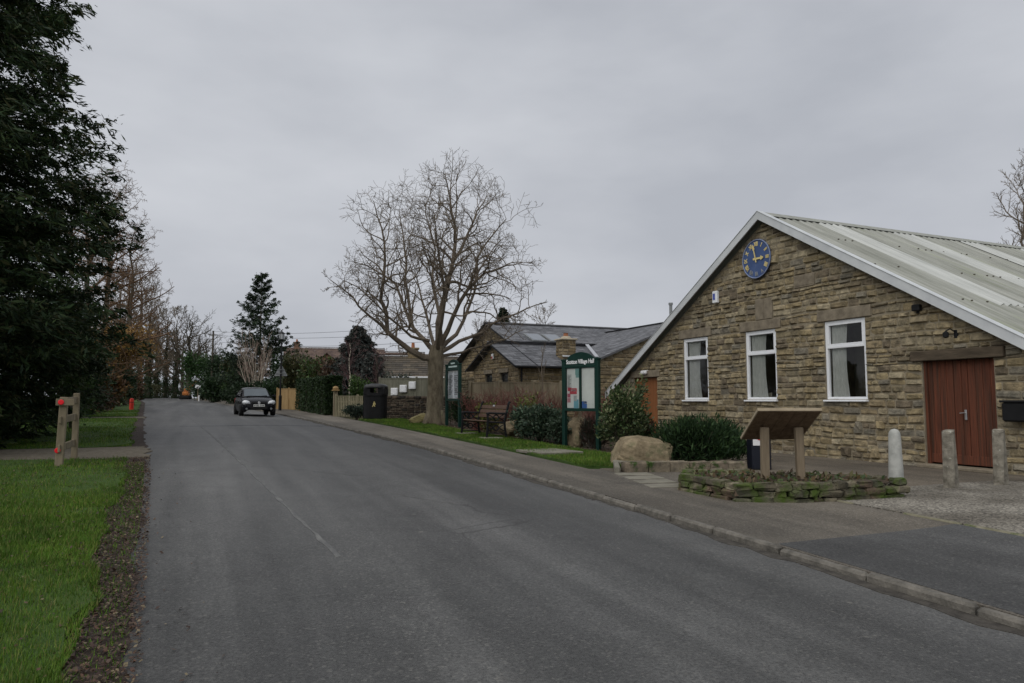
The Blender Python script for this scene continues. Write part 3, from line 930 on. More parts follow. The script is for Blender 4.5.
# roof: corrugated sheets, both slopes, with pale rooflight strips, flashing along the gable edge
cs = 1 / math.sqrt(1 + H_S ** 2); sn = H_S * cs
OV = .22
def roof_slope(sgn):
    mb = MB(); pitch = .23; per = 8
    n = int((HD + OV + .1) / pitch * per)
    slope = (H_A - H_Y0 + .27) / cs
    for j in range(2):
        dist = [0, slope][j]
        for i in range(n + 1):
            x = -OV + i * pitch / per
            hgt = .040 * math.cos(2 * PI * i / per)
            mb.v.append((x, sgn * (dist * cs + hgt * sn), H_Z - HB + .14 - dist * sn + hgt * cs))
    for i in range(n):
        mb.face((i, i + 1, n + 2 + i, n + 1 + i))
    return mb.build('roof', M_sheet, hall, True)
roof_r = roof_slope(-1)
roof_slope(1)
def strip(x0, x1, d0, d1, sgn=-1):
    mb = MB(); pitch = .23; per = 8
    n = int((x1 - x0) / pitch * per)
    for dist in (d0, d1):
        for i in range(n + 1):
            x = x0 + i * pitch / per
            hgt = .016 + .040 * math.cos(2 * PI * (x + OV) / pitch)
            mb.v.append((x, sgn * (dist * cs + hgt * sn), H_Z - HB + .14 - dist * sn + hgt * cs))
    for i in range(n):
        mb.face((i, i + 1, n + 2 + i, n + 1 + i))
    mb.build('rooflight_sheet', M_rooflight, roof_r, True)
for x0, d0, d1 in [(1.5, .3, 5.6), (4.2, .3, 7.2), (6.9, .3, 7.2), (9.8, .3, 5.6), (12.8, .3, 7.2), (15.8, .3, 7.2)]:
    strip(x0, x0 + 1.0, d0, d1)
bm = MB(); rg = rng_(44)
for dd_ in (1.9, 3.7, 5.55, 7.15):
    for i in range(0, 90):
        x = .01 + i * .23 - OV + .23
        if rg.random() < .36:
            dj = dd_ + rg.uniform(-.02, .02); hh = .05
            bm.box((x, -(dj * cs + hh * sn), H_Z - HB + .14 - dj * sn + hh * cs), (.03, .03, .025))
bm.build('bolts', M_darkbark, roof_r)['kind'] = 'stuff'
rc = MB()
for sgn in (-1, 1):
    rc.add([(-OV - .02, 0, H_Z - HB + .20), (HD + .1, 0, H_Z - HB + .20), (HD + .1, sgn * .28, H_Z - HB + .20 - .28 * H_S), (-OV - .02, sgn * .28, H_Z - HB + .20 - .28 * H_S)],
           [(0, 1, 2, 3)] if sgn < 0 else [(3, 2, 1, 0)])
rc.build('ridge_cap', M_sheet, roof_r)
for sgn in (-1, 1):
    b = MB(); Ls = (H_A - H_Y0 + .28)
    # vertical gable board + top capping
    z0 = H_Z - HB + .20
    b.prism([(0, 0), (Ls, -Ls * H_S), (Ls, -Ls * H_S - .21), (0, -.21)], (-OV - .03, 0, z0), (0, sgn, 0), (0, 0, 1), (1, 0, 0), .03)
    b.prism([(0, 0), (Ls, -Ls * H_S), (Ls, -Ls * H_S + .012), (0, .012)], (-OV - .045, 0, z0 + .003), (0, sgn, 0), (0, 0, 1), (1, 0, 0), .20)
    b.build('bargeboard', M_flash, hall)
gm = MB()
gm.tube([(-.2, -(H_A - H_Y0 + .30), H_Z - HB - H_S * (H_A - H_Y0 + .28) + .05), (HD, -(H_A - H_Y0 + .30), H_Z - HB - H_S * (H_A - H_Y0 + .28) + .05)], .06, 8)
gm.build('gutter', M_black, hall)

# things fixed on the hall
def text_mesh(txt, size, name='t', ext=.0, off=0.0, align='CENTER', sx=1.0):
    cu = bpy.data.curves.new(name, 'FONT'); cu.body = txt; cu.size = size; cu.extrude = ext; cu.offset = off
    cu.align_x = align; cu.align_y = 'CENTER'; cu.resolution_u = 3
    ob = bpy.data.objects.new(name, cu); COL.objects.link(ob)
    bpy.context.view_layer.update()
    me = bpy.data.meshes.new_from_object(ob.evaluated_get(bpy.context.evaluated_depsgraph_get()))
    bpy.data.objects.remove(ob); bpy.data.curves.remove(cu)
    return me
MX_FACE = Matrix(((0, 0, -1), (-1, 0, 0), (0, 1, 0)))   # text x -> world -Y, text y -> Z, normal -> -X
def place_text(txt, size, m, name, parent, loc, rot2=0.0, ext=.003, off=0.0, sx=1.0, label=None, M3=MX_FACE):
    me = text_mesh(txt, size, name, ext, off)
    me.materials.clear(); me.materials.append(m)
    T = Matrix.Translation(Vector(loc)) @ M3.to_4x4() @ Matrix.Rotation(rot2, 4, 'Z') @ Matrix.Diagonal((sx, 1, 1, 1))
    me.transform(T)
    return link(name, me, parent)

clk = thing('wall_clock', 'round blue clock with gold roman numerals and hands high on the hall gable', 'clock', (HX - .055, 14.36, 5.25))
c = MB(); c.lathe([(.44, -.01), (.50, -.02), (.515, -.045), (.50, -.06), (.475, -.055), (.47, -.045), (.0001, -.045)], 40, axis='x'); c.build('face', M_blue, clk, False)
rim = MB(); rim.tube([(-.055, .498 * math.cos(2 * PI * i / 40), .498 * math.sin(2 * PI * i / 40)) for i in range(41)], .014, 6, False); rim.build('rim', mat('pale_blue_rim', (.20, .25, .38), (.26, .30, .42), 4, .4), clk, True)
NUM = ['XII', 'I', 'II', 'III', 'IIII', 'V', 'VI', 'VII', 'VIII', 'IX', 'X', 'XI']
for i, t in enumerate(NUM):
    a = -i * PI / 6
    r = .385
    u, v = r * math.sin(i * PI / 6), r * math.cos(i * PI / 6)
    place_text(t, .15, M_fadegold if i in (5, 6, 7) else M_gold, 'numeral', clk, (-.052, -u, v), a, .004, .006, .78)
hd = MB()
def hand(ang, L, w, back, x):
    ca, sa = math.cos(ang), math.sin(ang)
    def P(l, s): return (l * sa + s * ca, l * ca - s * sa)
    pts = [P(-back, -w * .6), P(-back, w * .6), P(L * .6, w * .5), P(L * .62, w * 1.3), P(L * .8, w * .9), P(L, 0), P(L * .8, -w * .9), P(L * .62, -w * 1.3), P(L * .6, -w * .5)]
    m_ = MB()
    m_.prism([(-p[0], p[1]) for p in pts], (x, 0, 0), (0, 1, 0), (0, 0, 1), (-1, 0, 0), .008)
    return m_
hand(R(91), .28, .045, .10, -.066).build('hour_hand', M_gold, clk)
hand(R(-13), .40, .030, .10, -.080).build('minute_hand', M_gold, clk)

al = thing('alarm_box', 'small white alarm box with a blue mark on the hall gable left of the clock', 'alarm box', (HX - .05, 16.02, 4.47))
b = MB(); b.box((-.03, 0, 0), (.10, .20, .34), None, .02); b.build('case', M_upvc, al)
b = MB(); b.box((-.084, .01, .01), (.008, .09, .18), None, .003); b.build('badge', mat('blue_badge', (.06, .09, .35), (.08, .11, .4), 4, .4), al)
fl = thing('floodlight', 'small black sensor box on the hall wall up right of the rightmost window', 'floodlight', (HX - .05, 9.92, 3.45))
b = MB(); b.box((-.03, 0, 0), (.11, .17, .13), None, .015); b.build('housing', M_black, fl)
b = MB(); b.box((.02, 0, -.03), (.05, .07, .16), None, .006); b.build('bracket', M_black, fl)
br = thing('wall_lamp', 'black bracket lamp on the stone wall just above the red brown double door', 'lamp', (HX - .04, 9.16, 2.86))
b = MB(); b.box((0, 0, 0), (.03, .07, .16), None, .006); b.tube([(-.02, 0, .04), (-.12, .03, .10), (-.20, .06, .05)], .012, 6); b.build('bracket', M_black, br)
b = MB(); b.lathe([(.015, .05), (.055, .02), (.05, -.06), (.02, -.08)], 10, (-.20, .06, .0)); b.build('lamp_head', M_black, br)
bl = thing('bulkhead_light', 'white bulkhead light over the orange side door', 'lamp', (HX - .05, 19.62, 2.50))
b = MB(); b.box((-.03, 0, 0), (.10, .30, .12), None, .03); b.build('diffuser', M_white, bl)
b = MB(); b.box((.028, 0, 0), (.02, .34, .14), None, .006); b.build('base_plate', M_upvc, bl)
pb = thing('post_box', 'black box mounted on the hall wall right of the double door', 'box', (HX - .05, 8.02, 1.40))
b = MB(); b.box((-.10, 0, 0), (.24, .46, .34), None, .03); b.build('body', M_black, pb)
b = MB(); b.box((-.10, 0, .185), (.28, .50, .04), None, .01); b.build('lid', M_black, pb)

# ------------------------------------------------------------------ vegetation builders
def nrm(v):
    return v / np.maximum(np.linalg.norm(v, axis=-1, keepdims=True), 1e-9)

def leaf_quads(P, D, L, W, rgn, flat=.6):
    """diamond leaves at P pointing along D, length L, width W; flat = how level the blades lie"""
    n = len(P)
    ref = rgn.normal(size=(n, 3)); ref[:, 2] += flat * 2
    S = nrm(np.cross(D, ref))
    L = np.asarray(L).reshape(-1, 1); W = np.asarray(W).reshape(-1, 1)
    V = np.empty((n * 4, 3))
    V[0::4] = P - D * L * .5; V[1::4] = P + S * W * .5 + D * L * .05; V[2::4] = P + D * L * .5; V[3::4] = P - S * W * .5 + D * L * .05
    return V

def pick(cols, n, rgn, lo=.65, hi=1.3):
    c = np.array(cols)
    return c[rgn.integers(0, len(c), n)] * rgn.uniform(lo, hi, (n, 1))

def blob(n, c, r, rgn, shell=.55, lump=.25, zmin=None, flat_bottom=False):
    d = nrm(rgn.normal(size=(n, 3)))
    rad = (shell + (1 - shell) * rgn.random(n)) * np.where(rgn.random(n) < .75, 1, rgn.random(n) ** .5)
    k = nrm(rgn.normal(size=(9, 3)))
    f = 1 + lump * np.max(np.clip(d @ k.T, 0, 1) ** 4 * rgn.uniform(-1, 1, 9), axis=1) - lump * .3 * np.sin(d[:, 0] * 7 + c[0]) * np.sin(d[:, 2] * 6)
    P = d * (rad * f)[:, None] * np.array(r)
    if flat_bottom:
        P[:, 2] = np.where(P[:, 2] < -.5 * r[2], -.5 * r[2] - .5 * r[2] * rgn.random(n), P[:, 2])
    P = P + np.array(c)
    if zmin is not None:
        P[:, 2] = np.maximum(P[:, 2], zmin + .04 * rgn.random(n))
    return P, d

def shrub(name, label, cat, x, y, r, h, n, cols, size, aspect=.5, seed=1, group=None, lump=.3, stems=9, stem_m=None, up=.3, shell=.5, z=None, m=None, flat=.4):
    rgn = np.random.default_rng(seed); rg = rng_(seed)
    z = G(x, y) if z is None else z
    t = thing(name, label, cat, (x, y, z), 0, group)
    rx, ry = (r, r) if not hasattr(r, '__len__') else r
    P, d = blob(int(n * .45), (0, 0, h * .47), (rx * .86, ry * .86, h * .46), rgn, shell, lump, .03)
    PP_, DD_ = [P], [d]; nl = 8
    for q in range(nl):
        a_ = q * 2 * PI / nl + rgn.uniform(-.5, .5); rq = rgn.uniform(.35, .72); hz_ = rgn.uniform(.28, .80) * h
        P2_, d2_ = blob(int(n * .55 / nl), (rx * rq * math.cos(a_), ry * rq * math.sin(a_), hz_), (rx * rgn.uniform(.28, .48), ry * rgn.uniform(.28, .48), h * rgn.uniform(.16, .27)), rgn, .25, lump, .03)
        PP_.append(P2_); DD_.append(nrm(d2_ * .6 + d2_ * 0 + np.array([math.cos(a_), math.sin(a_), .4]) * .6))
    P = np.concatenate(PP_); d = np.concatenate(DD_); n = len(P)
    D = nrm(d * .8 + rgn.normal(size=(n, 3)) * .55 + np.array([0, 0, up]))
    L = size * rgn.uniform(.6, 1.3, n)
    np_mesh('foliage', leaf_quads(P, D, L, L * aspect, rgn, flat), 4, pick(cols, n, rgn), m or M_leaf, t)
    mb = MB()
    for i in range(stems):
        a = rg.uniform(0, 2 * PI); q = rg.uniform(.3, .85)
        e = Vector((rx * q * math.cos(a), ry * q * math.sin(a), h * rg.uniform(.5, .92)))
        mb.tube([(rg.uniform(-.08, .08), rg.uniform(-.08, .08), -.08), (e.x * .45, e.y * .45, e.z * .5), e], [.018, .013, .005], 5)
    mb.build('stems', stem_m or M_darkbark, t)
    return t

def conifer(name, label, loc, h, rfun, nb, cols, S=14, K=6, size=.22, droop=.25, upturn=.25, z0=.3, seed=1, m=None, group=None, trunk_r=.3, lat=.34, asp=.3, cat='tree', amin=-PI, amax=PI, elv=.12, lv=(.72, 1.12)):
    rgn = np.random.default_rng(seed)
    t = thing(name, label, cat, loc, 0, group)
    mb = MB(); mb.tube([(0, 0, -.2), (.05, 0, h * .4), (0, .03, h * .97)], [trunk_r, trunk_r * .62, .02], 9); mb.build('trunk', M_darkbark, t)
    zb = z0 + (h - z0) * (1 - (1 - rgn.random(nb)) ** .75) * .985
    az = rgn.uniform(amin, amax, nb)
    Lb = np.array([rfun(v / h) for v in zb]) * rgn.uniform(lv[0], lv[1], nb)
    el = rgn.normal(0, elv, nb) + .35 * (zb / h) ** 2
    wood = MB()
    for i in range(0, nb, 3):
        ca, sa = math.cos(az[i]), math.sin(az[i]); l = Lb[i]
        wood.tube([(l * s * ca, l * s * sa, zb[i] + l * (el[i] * s - droop * s + upturn * s * s)) for s in (0, .4, .8)], [.045 * l / 4 + .01, .03 * l / 4 + .006, .008], 4, False)
    wood.build('branches', M_darkbark, t)
    s = rgn.uniform(.12, 1.0, (nb, S)) ** .8
    side = rgn.choice([-1., 1.], (nb, S))
    ll = (lat * Lb[:, None] * (1.05 - s) + .22) * rgn.uniform(.6, 1.2, (nb, S))
    dev = side * rgn.uniform(.5, 1.2, (nb, S))
    la = az[:, None] + dev
    bx = Lb[:, None] * s
    base = np.stack([bx * np.cos(az)[:, None], bx * np.sin(az)[:, None],
                     zb[:, None] + Lb[:, None] * ((el - droop)[:, None] * s + upturn * s * s)], -1)
    ld = np.stack([np.cos(la), np.sin(la), rgn.normal(-.18 * droop / .25, .22, (nb, S))], -1)
    q = rgn.random((nb, S, K)) ** .8
    P = base[:, :, None, :] + ld[:, :, None, :] * (ll[:, :, None] * q)[..., None] + rgn.normal(0, .035 + size * .12, (nb, S, K, 3))
    D = nrm(ld[:, :, None, :] + rgn.normal(0, .45, (nb, S, K, 3)))
    P = P.reshape(-1, 3); D = D.reshape(-1, 3)
    ok = P[:, 2] > .02; P, D = P[ok], D[ok]
    n = len(P); L = size * rgn.uniform(.55, 1.35, n)
    tone = np.repeat(rgn.uniform(.7, 1.3, nb), S * K)[ok]
    np_mesh('foliage', leaf_quads(P, D, L, L * asp * rgn.uniform(.7, 1.3, n), rgn, .5), 4, pick(cols, n, rgn, .7, 1.25) * tone[:, None], m or M_needle, t)
    return t

def branch(mb, p, d, L, r, lvl, rg, P):
    """recursive bare limb: wandering tube with child limbs"""
    ns = max(3, min(9, int(L / P.get('seg', .45)) + 2))
    pts = [p.copy()]; dd = d.copy(); rad = [r]; rend = max(P['rmin'], r * P.get('tap', .35))
    for i in range(ns):
        w = P['wander']
        dd = dd + Vector((rg.gauss(0, w), rg.gauss(0, w), rg.gauss(0, w) + P['up'] * (1 if lvl > 0 else .3)))
        dd.normalize()
        p = p + dd * (L / ns)
        pts.append(p); rad.append(r + (rend - r) * (i + 1) / ns)
    mb.tube(pts, rad, 7 if lvl == 0 else (5 if lvl == 1 else 3), False)
    if lvl < P['lvls']:
        limb_kids(mb, pts, rad, L, lvl, rg, P)

def limb_kids(mb, pts, rad, L, lvl, rg, P, t0=None):
    n = P['n'][lvl]
    n = max(2, int(n * rg.uniform(.8, 1.2)))
    t0 = P['t0'][lvl] if t0 is None else t0
    ph = rg.uniform(0, 6.28)
    for k in range(n):
        t = t0 + (1 - t0) * (k + rg.random()) / n
        x = min(t * (len(pts) - 1), len(pts) - 1.001); i = int(x); f = x - i
        q = pts[i].lerp(pts[i + 1], f); tan = (pts[i + 1] - pts[i]).normalized()
        rr_ = rad[i] + (rad[i + 1] - rad[i]) * f
        ph += 2.4 + rg.uniform(-.6, .6)
        a = tan.orthogonal().normalized(); b = tan.cross(a)
        side = a * math.cos(ph) + b * math.sin(ph)
        an = R(rg.uniform(*P['ang']))
        nd = (tan * math.cos(an) + side * math.sin(an)).normalized()
        l = L * P['ls'][lvl] * rg.uniform(.6, 1.15) * (1.1 - P.get('fall', .55) * t)
        if P.get('crown'):
            c, cr = P['crown']
            e = q + nd * l - Vector(c)
            if (e.x / cr[0]) ** 2 + (e.y / cr[1]) ** 2 + (e.z / cr[2]) ** 2 > 1:
                l *= .45
        branch(mb, q, nd, l, max(P['rmin'], min(rr_ * .66, (l * .028 + .003) * P.get('fat', 1.0))), lvl + 1, rg, P)

def bare_tree(name, label, loc, h, seed, P, m_t, m_b, group=None, trunk_r=.25, clear=.25, lean=(0, 0), ivy=0, cat='tree'):
    rg = rng_(seed)
    t = thing(name, label, cat, loc, rg.uniform(0, 6), group)
    tr = MB(); pts = [Vector((0, 0, -.2))]; rad = [trunk_r * 1.35]; n = 9
    for i in range(1, n + 1):
        f = i / n
        pts.append(Vector((lean[0] * f * h + rg.gauss(0, .012 * h) * f, lean[1] * f * h + rg.gauss(0, .012 * h) * f, h * P.get('lead', .8) * f)))
        rad.append(trunk_r * (1 - .86 * f))
    tr.tube(pts, rad, 9); tr.build('trunk', m_t, t)
    b = MB(); limb_kids(b, pts, rad, h * P.get('ll', .55), 0, rg, P, clear)
    b.build('branches', m_b, t)
    if ivy:
        rgn = np.random.default_rng(seed)
        k = rgn.random(ivy) ** 1.5; zz = k * h * .55; a = rgn.uniform(0, 6.28, ivy); r_ = trunk_r * (1.15 - .6 * k) + rgn.random(ivy) * .30 * (1 - .7 * k) * (1 + .6 * np.sin(zz * 2.3))
        X = np.array([np.interp(z, [p.z for p in pts], [p.x for p in pts]) for z in zz]); Y = np.array([np.interp(z, [p.z for p in pts], [p.y for p in pts]) for z in zz])
        PP = np.stack([X + r_ * np.cos(a), Y + r_ * np.sin(a), zz], 1)
        D = nrm(np.stack([np.cos(a), np.sin(a), -.4 * np.ones(ivy)], 1) + rgn.normal(0, .5, (ivy, 3)))
        np_mesh('ivy', leaf_quads(PP, D, .22 * np.ones(ivy), .18 * np.ones(ivy), rgn, .2), 4, pick([(.02, .04, .012), (.03, .05, .015)], ivy, rgn), M_leaf, t)
    return t

def fwd(d, lat):
    """point at axis distance d and lateral offset lat from the camera line, as world x, y"""
    return lat * math.cos(YAW) + d * math.sin(YAW), -lat * math.sin(YAW) + d * math.cos(YAW)

# ------------------------------------------------------------------ big bare tree on the right verge
TX, TY = 8.15, 26.1
tz = G(TX, TY)
big = thing('bare_tree', 'large spreading leafless tree with forked trunk on the right verge', 'tree', (TX, TY, tz), -YAW)
PX = .0378
def T(u, v, d=0.0):
    return Vector(((u - 437) * PX, d, (424 - v) * PX))
mb = MB()
mb.tube([T(438, 429), T(437, 421), T(436.5, 408), T(437, 390), T(437, 372), T(437, 358), T(438, 345)], [.46, .37, .325, .30, .29, .31, .24], 12)
for a, dx, dy in ((.4, .5, -.2), (2.2, -.4, -.3), (3.4, -.5, .2), (5.2, .3, .4)):
    mb.tube([Vector((dx * .35, dy * .35, .5)), Vector((dx * .75, dy * .75, .06)), Vector((dx * 1.15, dy * 1.15, -.12))], [.16, .13, .06], 7)
mb.build('trunk', M_bark, big, True)
LIMBS = [
    ([(436, 362, 0), (425, 357, -.1), (412, 350, -.3), (391, 333, -.6), (385, 301, -.8), (389, 263, -.9), (386, 232, -1.0), (378, 205, -1.1)], .20),
    ([(391, 333, -.6), (375, 318, -.9), (360, 300, -1.2), (340, 285, -1.5)], .08),
    ([(436, 350, 0), (424, 338, .3), (410, 323, .6), (391, 277, 1.1), (368, 262, 1.3), (346, 253, 1.4)], .14),
    ([(410, 323, .6), (405, 290, .9), (402, 255, 1.2), (397, 222, 1.4), (392, 195, 1.5)], .09),
    ([(438, 350, 0), (440, 323, -.2), (449, 289, -.5), (455, 263, -.6), (457, 228, -.7), (452, 200, -.8), (447, 176, -.9)], .19),
    ([(455, 263, -.6), (468, 235, -.3), (478, 208, -.1), (488, 190, .1)], .08),
    ([(440, 335, 0), (436, 300, .6), (430, 268, 1.0), (432, 240, 1.3), (424, 210, 1.5), (420, 188, 1.6)], .10),
    ([(441, 345, 0), (455, 318, -.5), (470, 293, -1.0), (487, 278, -1.4), (508, 272, -1.7), (524, 270, -1.9)], .13),
    ([(470, 293, -1.0), (480, 262, -1.2), (495, 240, -1.3), (508, 225, -1.4)], .07),
    ([(440, 350, 0), (456, 332, .7), (468, 300, 1.4), (474, 268, 1.8), (486, 245, 2.1), (504, 222, 2.2)], .12),
    ([(441, 352, 0), (460, 340, .2), (483, 331, .3), (504, 316, .4), (528, 306, .5), (549, 299, .6)], .11),
    ([(440, 356, 0), (462, 350, 1.0), (486, 342, 1.7), (508, 333, 2.2), (526, 322, 2.6)], .08),
    ([(437, 352, 0), (428, 330, 1.3), (418, 300, 2.4), (408, 270, 3.2), (402, 248, 3.6)], .11),
    ([(439, 352, 0), (446, 325, -1.3), (450, 290, -2.4), (446, 258, -3.1), (444, 232, -3.5)], .11),
    ([(430, 340, 0), (416, 338, -1.0), (398, 322, -1.9), (382, 305, -2.5), (362, 292, -3.0)], .08),
]
PB = dict(lvls=3, n=[13, 8, 6], t0=[.25, .2, .15], ls=[.42, .52, .5], ang=(34, 74), wander=.21, up=.03, rmin=.0055, tap=.30, seg=.16,
          crown=((.0, 0, 6.45), (4.5, 4.3, 3.95)))
mb = MB(); rg = rng_(101)
for path, r0 in LIMBS:
    pts = [T(*p) for p in path]
    fine = []
    for a, b in zip(pts, pts[1:]):
        fine += [a, a.lerp(b, .5) + Vector((rg.gauss(0, .05), rg.gauss(0, .06), rg.gauss(0, .04)))]
    fine.append(pts[-1])
    r0 *= .86; n = len(fine); rad = [r0 + (.014 - r0) * (i / (n - 1)) ** .75 for i in range(n)]
    mb.tube(fine, rad, 7, False)
    L = sum((b - a).length for a, b in zip(fine, fine[1:]))
    PB2 = dict(PB); PB2['n'] = [max(7, int(L * 3.1)), 7, 5]; PB2['ls'] = [2.0 / L, .52, .48]; PB2['fall'] = .28; PB2['fat'] = 1.15
    limb_kids(mb, fine, rad, L, 0, rg, PB2, .28)
mb.build('branches', M_twig, big)

# ------------------------------------------------------------------ left side: big conifer, fence piece, marker post
CG = [(.022, .042, .018), (.030, .056, .020), (.018, .036, .018), (.044, .070, .024), (.028, .046, .014), (.055, .058, .024)]
def r_big(k):
    return 6.25 * min(1, .66 + 1.9 * k) * (1 - max(0, k - .22) / .80) ** .85 if k < 1 else .05
conifer('conifer_tree', 'huge dark evergreen conifer filling the left edge of the photo', (-7.6, 20.5, G(-7, 20)), 23, r_big, 1500, CG, S=25, K=22, size=.20, droop=.36, upturn=.24, z0=.2, seed=3, trunk_r=.5, lat=.33, asp=.23, elv=.2, lv=(.80, 1.04))
for (x, y, r, h, n, sd, lab) in [(-5.6, 18.2, 1.7, 2.8, 11000, 61, 'dark laurel bush under the big conifer behind the short fence'),
                                 (-7.6, 15.6, 2.0, 3.2, 13000, 62, 'dark laurel bush at the left photo edge below the conifer')]:
    shrub('laurel_bush', lab, 'bush', x, y, r, h, n, [(.016, .032, .014), (.022, .042, .016), (.014, .028, .014)], .15, .45, sd, 'dark bushes under the big conifer')
shrub('holly_bush', 'bright mid green bush just behind the short wooden fence on the left', 'bush', -3.75, 27.0, .75, 2.6, 3200, [(.045, .085, .018), (.06, .10, .022), (.03, .06, .015)], .13, .5, 63)
shrub('laurel_bush', 'low dark green bush beside the grey gate post on the left', 'bush', -5.2, 38.6, 1.2, 1.4, 2400, [(.03, .05, .02), (.045, .065, .028)], .16, .5, 64)

fx = thing('post_and_rail_fence', 'short weathered wooden fence piece with red reflectors on the left verge', 'fence', (-2.2, 14.7, G(-2.2, 14.7)))
def post_part(c, w, h, tilt, m=M_fencewood):
    b = MB(); M = Matrix.Rotation(tilt, 3, 'Y')
    b.box(Vector((c[0], c[1], 0)) + M @ Vector((0, 0, h / 2 - .15)), (w, w * .85, h + .3), M, .012)
    return b.build('post', m, fx)
p1 = post_part((0.0, 0, 0), .125, 1.22, R(1.5))
p2 = post_part((.045, 1.35, 0), .105, 1.30, R(-.5))
for zz, x0, x1 in ((1.14, -.06, .0), (.82, -.06, .0), (.33, -.06, .0)):
    b = MB()
    b.bar((x0 + .06, -.10 if zz < 1 else -.06, zz), (.03, 1.42, zz + .03), .035, .13, bev=.008)
    b.build('rail', M_fencewood, fx)
b = MB(); b.box((.06, -.09, 1.13), (.28, .03, .12), None, .008); b.build('rail', M_fencewood, fx)
for zz in (1.13, .30):
    b = MB(); b.lathe([(.046, 0), (.046, -.008), (.036, -.012)], 14, (.0 if zz > 1 else -.02, -.075 if zz < 1 else -.106, zz), 'y'); b.build('reflector', M_red, fx)

mk = thing('marker_post', 'red plastic marker post standing on the left grass verge', 'marker post', (-3.85, 50.5, G(-3.85, 50.5)))
b = MB(); b.lathe([(.125, -.05), (.125, .60), (.10, .72), (.05, .75)], 10); b.build('post', M_redpost, mk)
b = MB(); b.lathe([(.128, .46), (.128, .52)], 10); b.build('band', mat('dark_red_band', (.30, .02, .02), (.35, .03, .02), 4, .5), mk)
gp_ = thing('gate_post', 'grey stone gate post by the bushes on the left verge', 'post', (-5.25, 41.5, G(-5.25, 41.5)))
b = MB(); b.box((0, 0, .7), (.22, .22, 1.6), Matrix.Rotation(R(2), 3, 'Y'), .03); b.build('shaft', M_rough_post, gp_)
b = MB(); b.box((-.02, 0, 1.54), (.27, .27, .10), None, .03); b.build('cap', M_rough_post, gp_)

# ------------------------------------------------------------------ forecourt: bollards, raised bed, lectern, low wall
def bollard(x, y, h, r, m, label, square, tilt, grp='three bollards by the hall gravel'):
    t = thing('bollard', label, 'bollard', (x, y, G(x, y)), .35, grp)
    b = MB()
    if square:
        b.box((0, 0, h / 2 - .1), (r * 1.8, r * 1.5, h + .2), Matrix.Rotation(tilt, 3, 'Y'), .022)
        # worn, uneven top
        for i, v in enumerate(b.v):
            k = rng_(i * 7 + int(x * 100)).uniform(-.012, .012) + (.012 if v[2] < h * .5 else 0) * (1 if v[0] > 0 else -1)
            b.v[i] = (v[0] + k, v[1] - k, v[2] + k * .5)
    else:
        b.lathe([(r * 1.28, -.2), (r * 1.22, 0), (r * .92, h * .88), (r * .84, h * .94), (r * .55, h * .985), (.01, h)], 20)
    b.build('shaft', m, t, not square)
    return t
bollard(9.23, 7.42, .91, .088, M_concrete, 'pale smooth round topped concrete bollard at the end of the raised bed', False, 0)
bollard(10.34, 7.38, .86, .098, M_rough_post, 'rough square stone bollard in front of the double door, greener one', True, R(-1.5))
bollard(11.4, 7.33, .86, .096, M_rough_post, 'rough lichened stone bollard nearest the right edge of the photo', True, R(1))

M_bed = mat('mossy_block', (.55, .55, .55), (1.2, 1.15, 1.1), 7, .95, .9, 40, attr=True, world_co=True, spots=[((.03, .028, .02), 6, .60, .1), ((.055, .085, .014), 2.6, .45, .14)])
def block_line(mb, pts, zf, courses, rg, pal, th=.22, lens=(.22, .48), skip_top=.0):
    P = [Vector((p[0], p[1], 0)) for p in pts]
    for ci, (c0, c1) in enumerate(courses):
        for a, b in zip(P, P[1:]):
            L = (b - a).length; d = (b - a) / L; s = rg.uniform(-.1, 0)
            while s < L - .05:
                l = min(rg.uniform(*lens), L - s + .08)
                if not (ci == len(courses) - 1 and rg.random() < skip_top):
                    c = pal[rg.randrange(len(pal))]; k = rg.uniform(.7, 1.25); mb.col = tuple(v * k for v in c)
                    m_ = a + d * (s + l / 2); z = zf(m_.x, m_.y)
                    o = len(mb.v)
                    mb.box((m_.x, m_.y, z + (c0 + c1) / 2 + rg.uniform(-.01, .01)), (l - .010, th * rg.uniform(.85, 1.1), (c1 - c0) - .006 + rg.uniform(-.015, .02)),
                           Matrix.Rotation(math.atan2(d.y, d.x) + rg.uniform(-.06, .06), 3, 'Z') @ Matrix.Rotation(rg.uniform(-.03, .03), 3, 'Y'), .02)
                    for i in range(o, len(mb.v)):
                        v = mb.v[i]; mb.v[i] = (v[0] + rg.uniform(-.02, .02), v[1] + rg.uniform(-.02, .02), v[2] + rg.uniform(-.014, .014))
                s += l
bed = thing('raised_bed', 'raised planting bed of mossy dry stone blocks around the wooden lectern', 'planter', (7.6, 8.1, G(7.6, 8.1)))
ring = [(6.62, 8.85), (6.68, 7.85), (7.38, 7.50), (8.2, 7.32), (8.98, 7.16)]
back = [(9.1, 7.55), (8.55, 8.25), (7.85, 8.95), (7.0, 9.3), (6.62, 8.85)]
rg = rng_(55); mb = MB()
lz = lambda x, y: G(x + 7.6, y + 8.1) - G(7.6, 8.1)
loc_ = lambda pts: [(x - 7.6, y - 8.1) for x, y in pts]
block_line(mb, loc_(ring), lz, [(-.07, .05), (.05, .15), (.15, .25)], rg, PAL_BED, .20, (.14, .38), .06)
block_line(mb, loc_(back), lz, [(-.06, .10), (.10, .23)], rg, PAL_BED, .20, (.14, .38), .1)
mb.build('stone_wall', M_bed, bed)
sb = MB()
poly = loc_(ring + back[:-1])
sb.add([(x, y, lz(x, y) + .19) for x, y in poly] + [(0.05, .1, .235)], [(i, (i + 1) % len(poly), len(poly)) for i in range(len(poly))])
sb.build('soil', M_soil, bed)
rgn = np.random.default_rng(56)
Pq = []
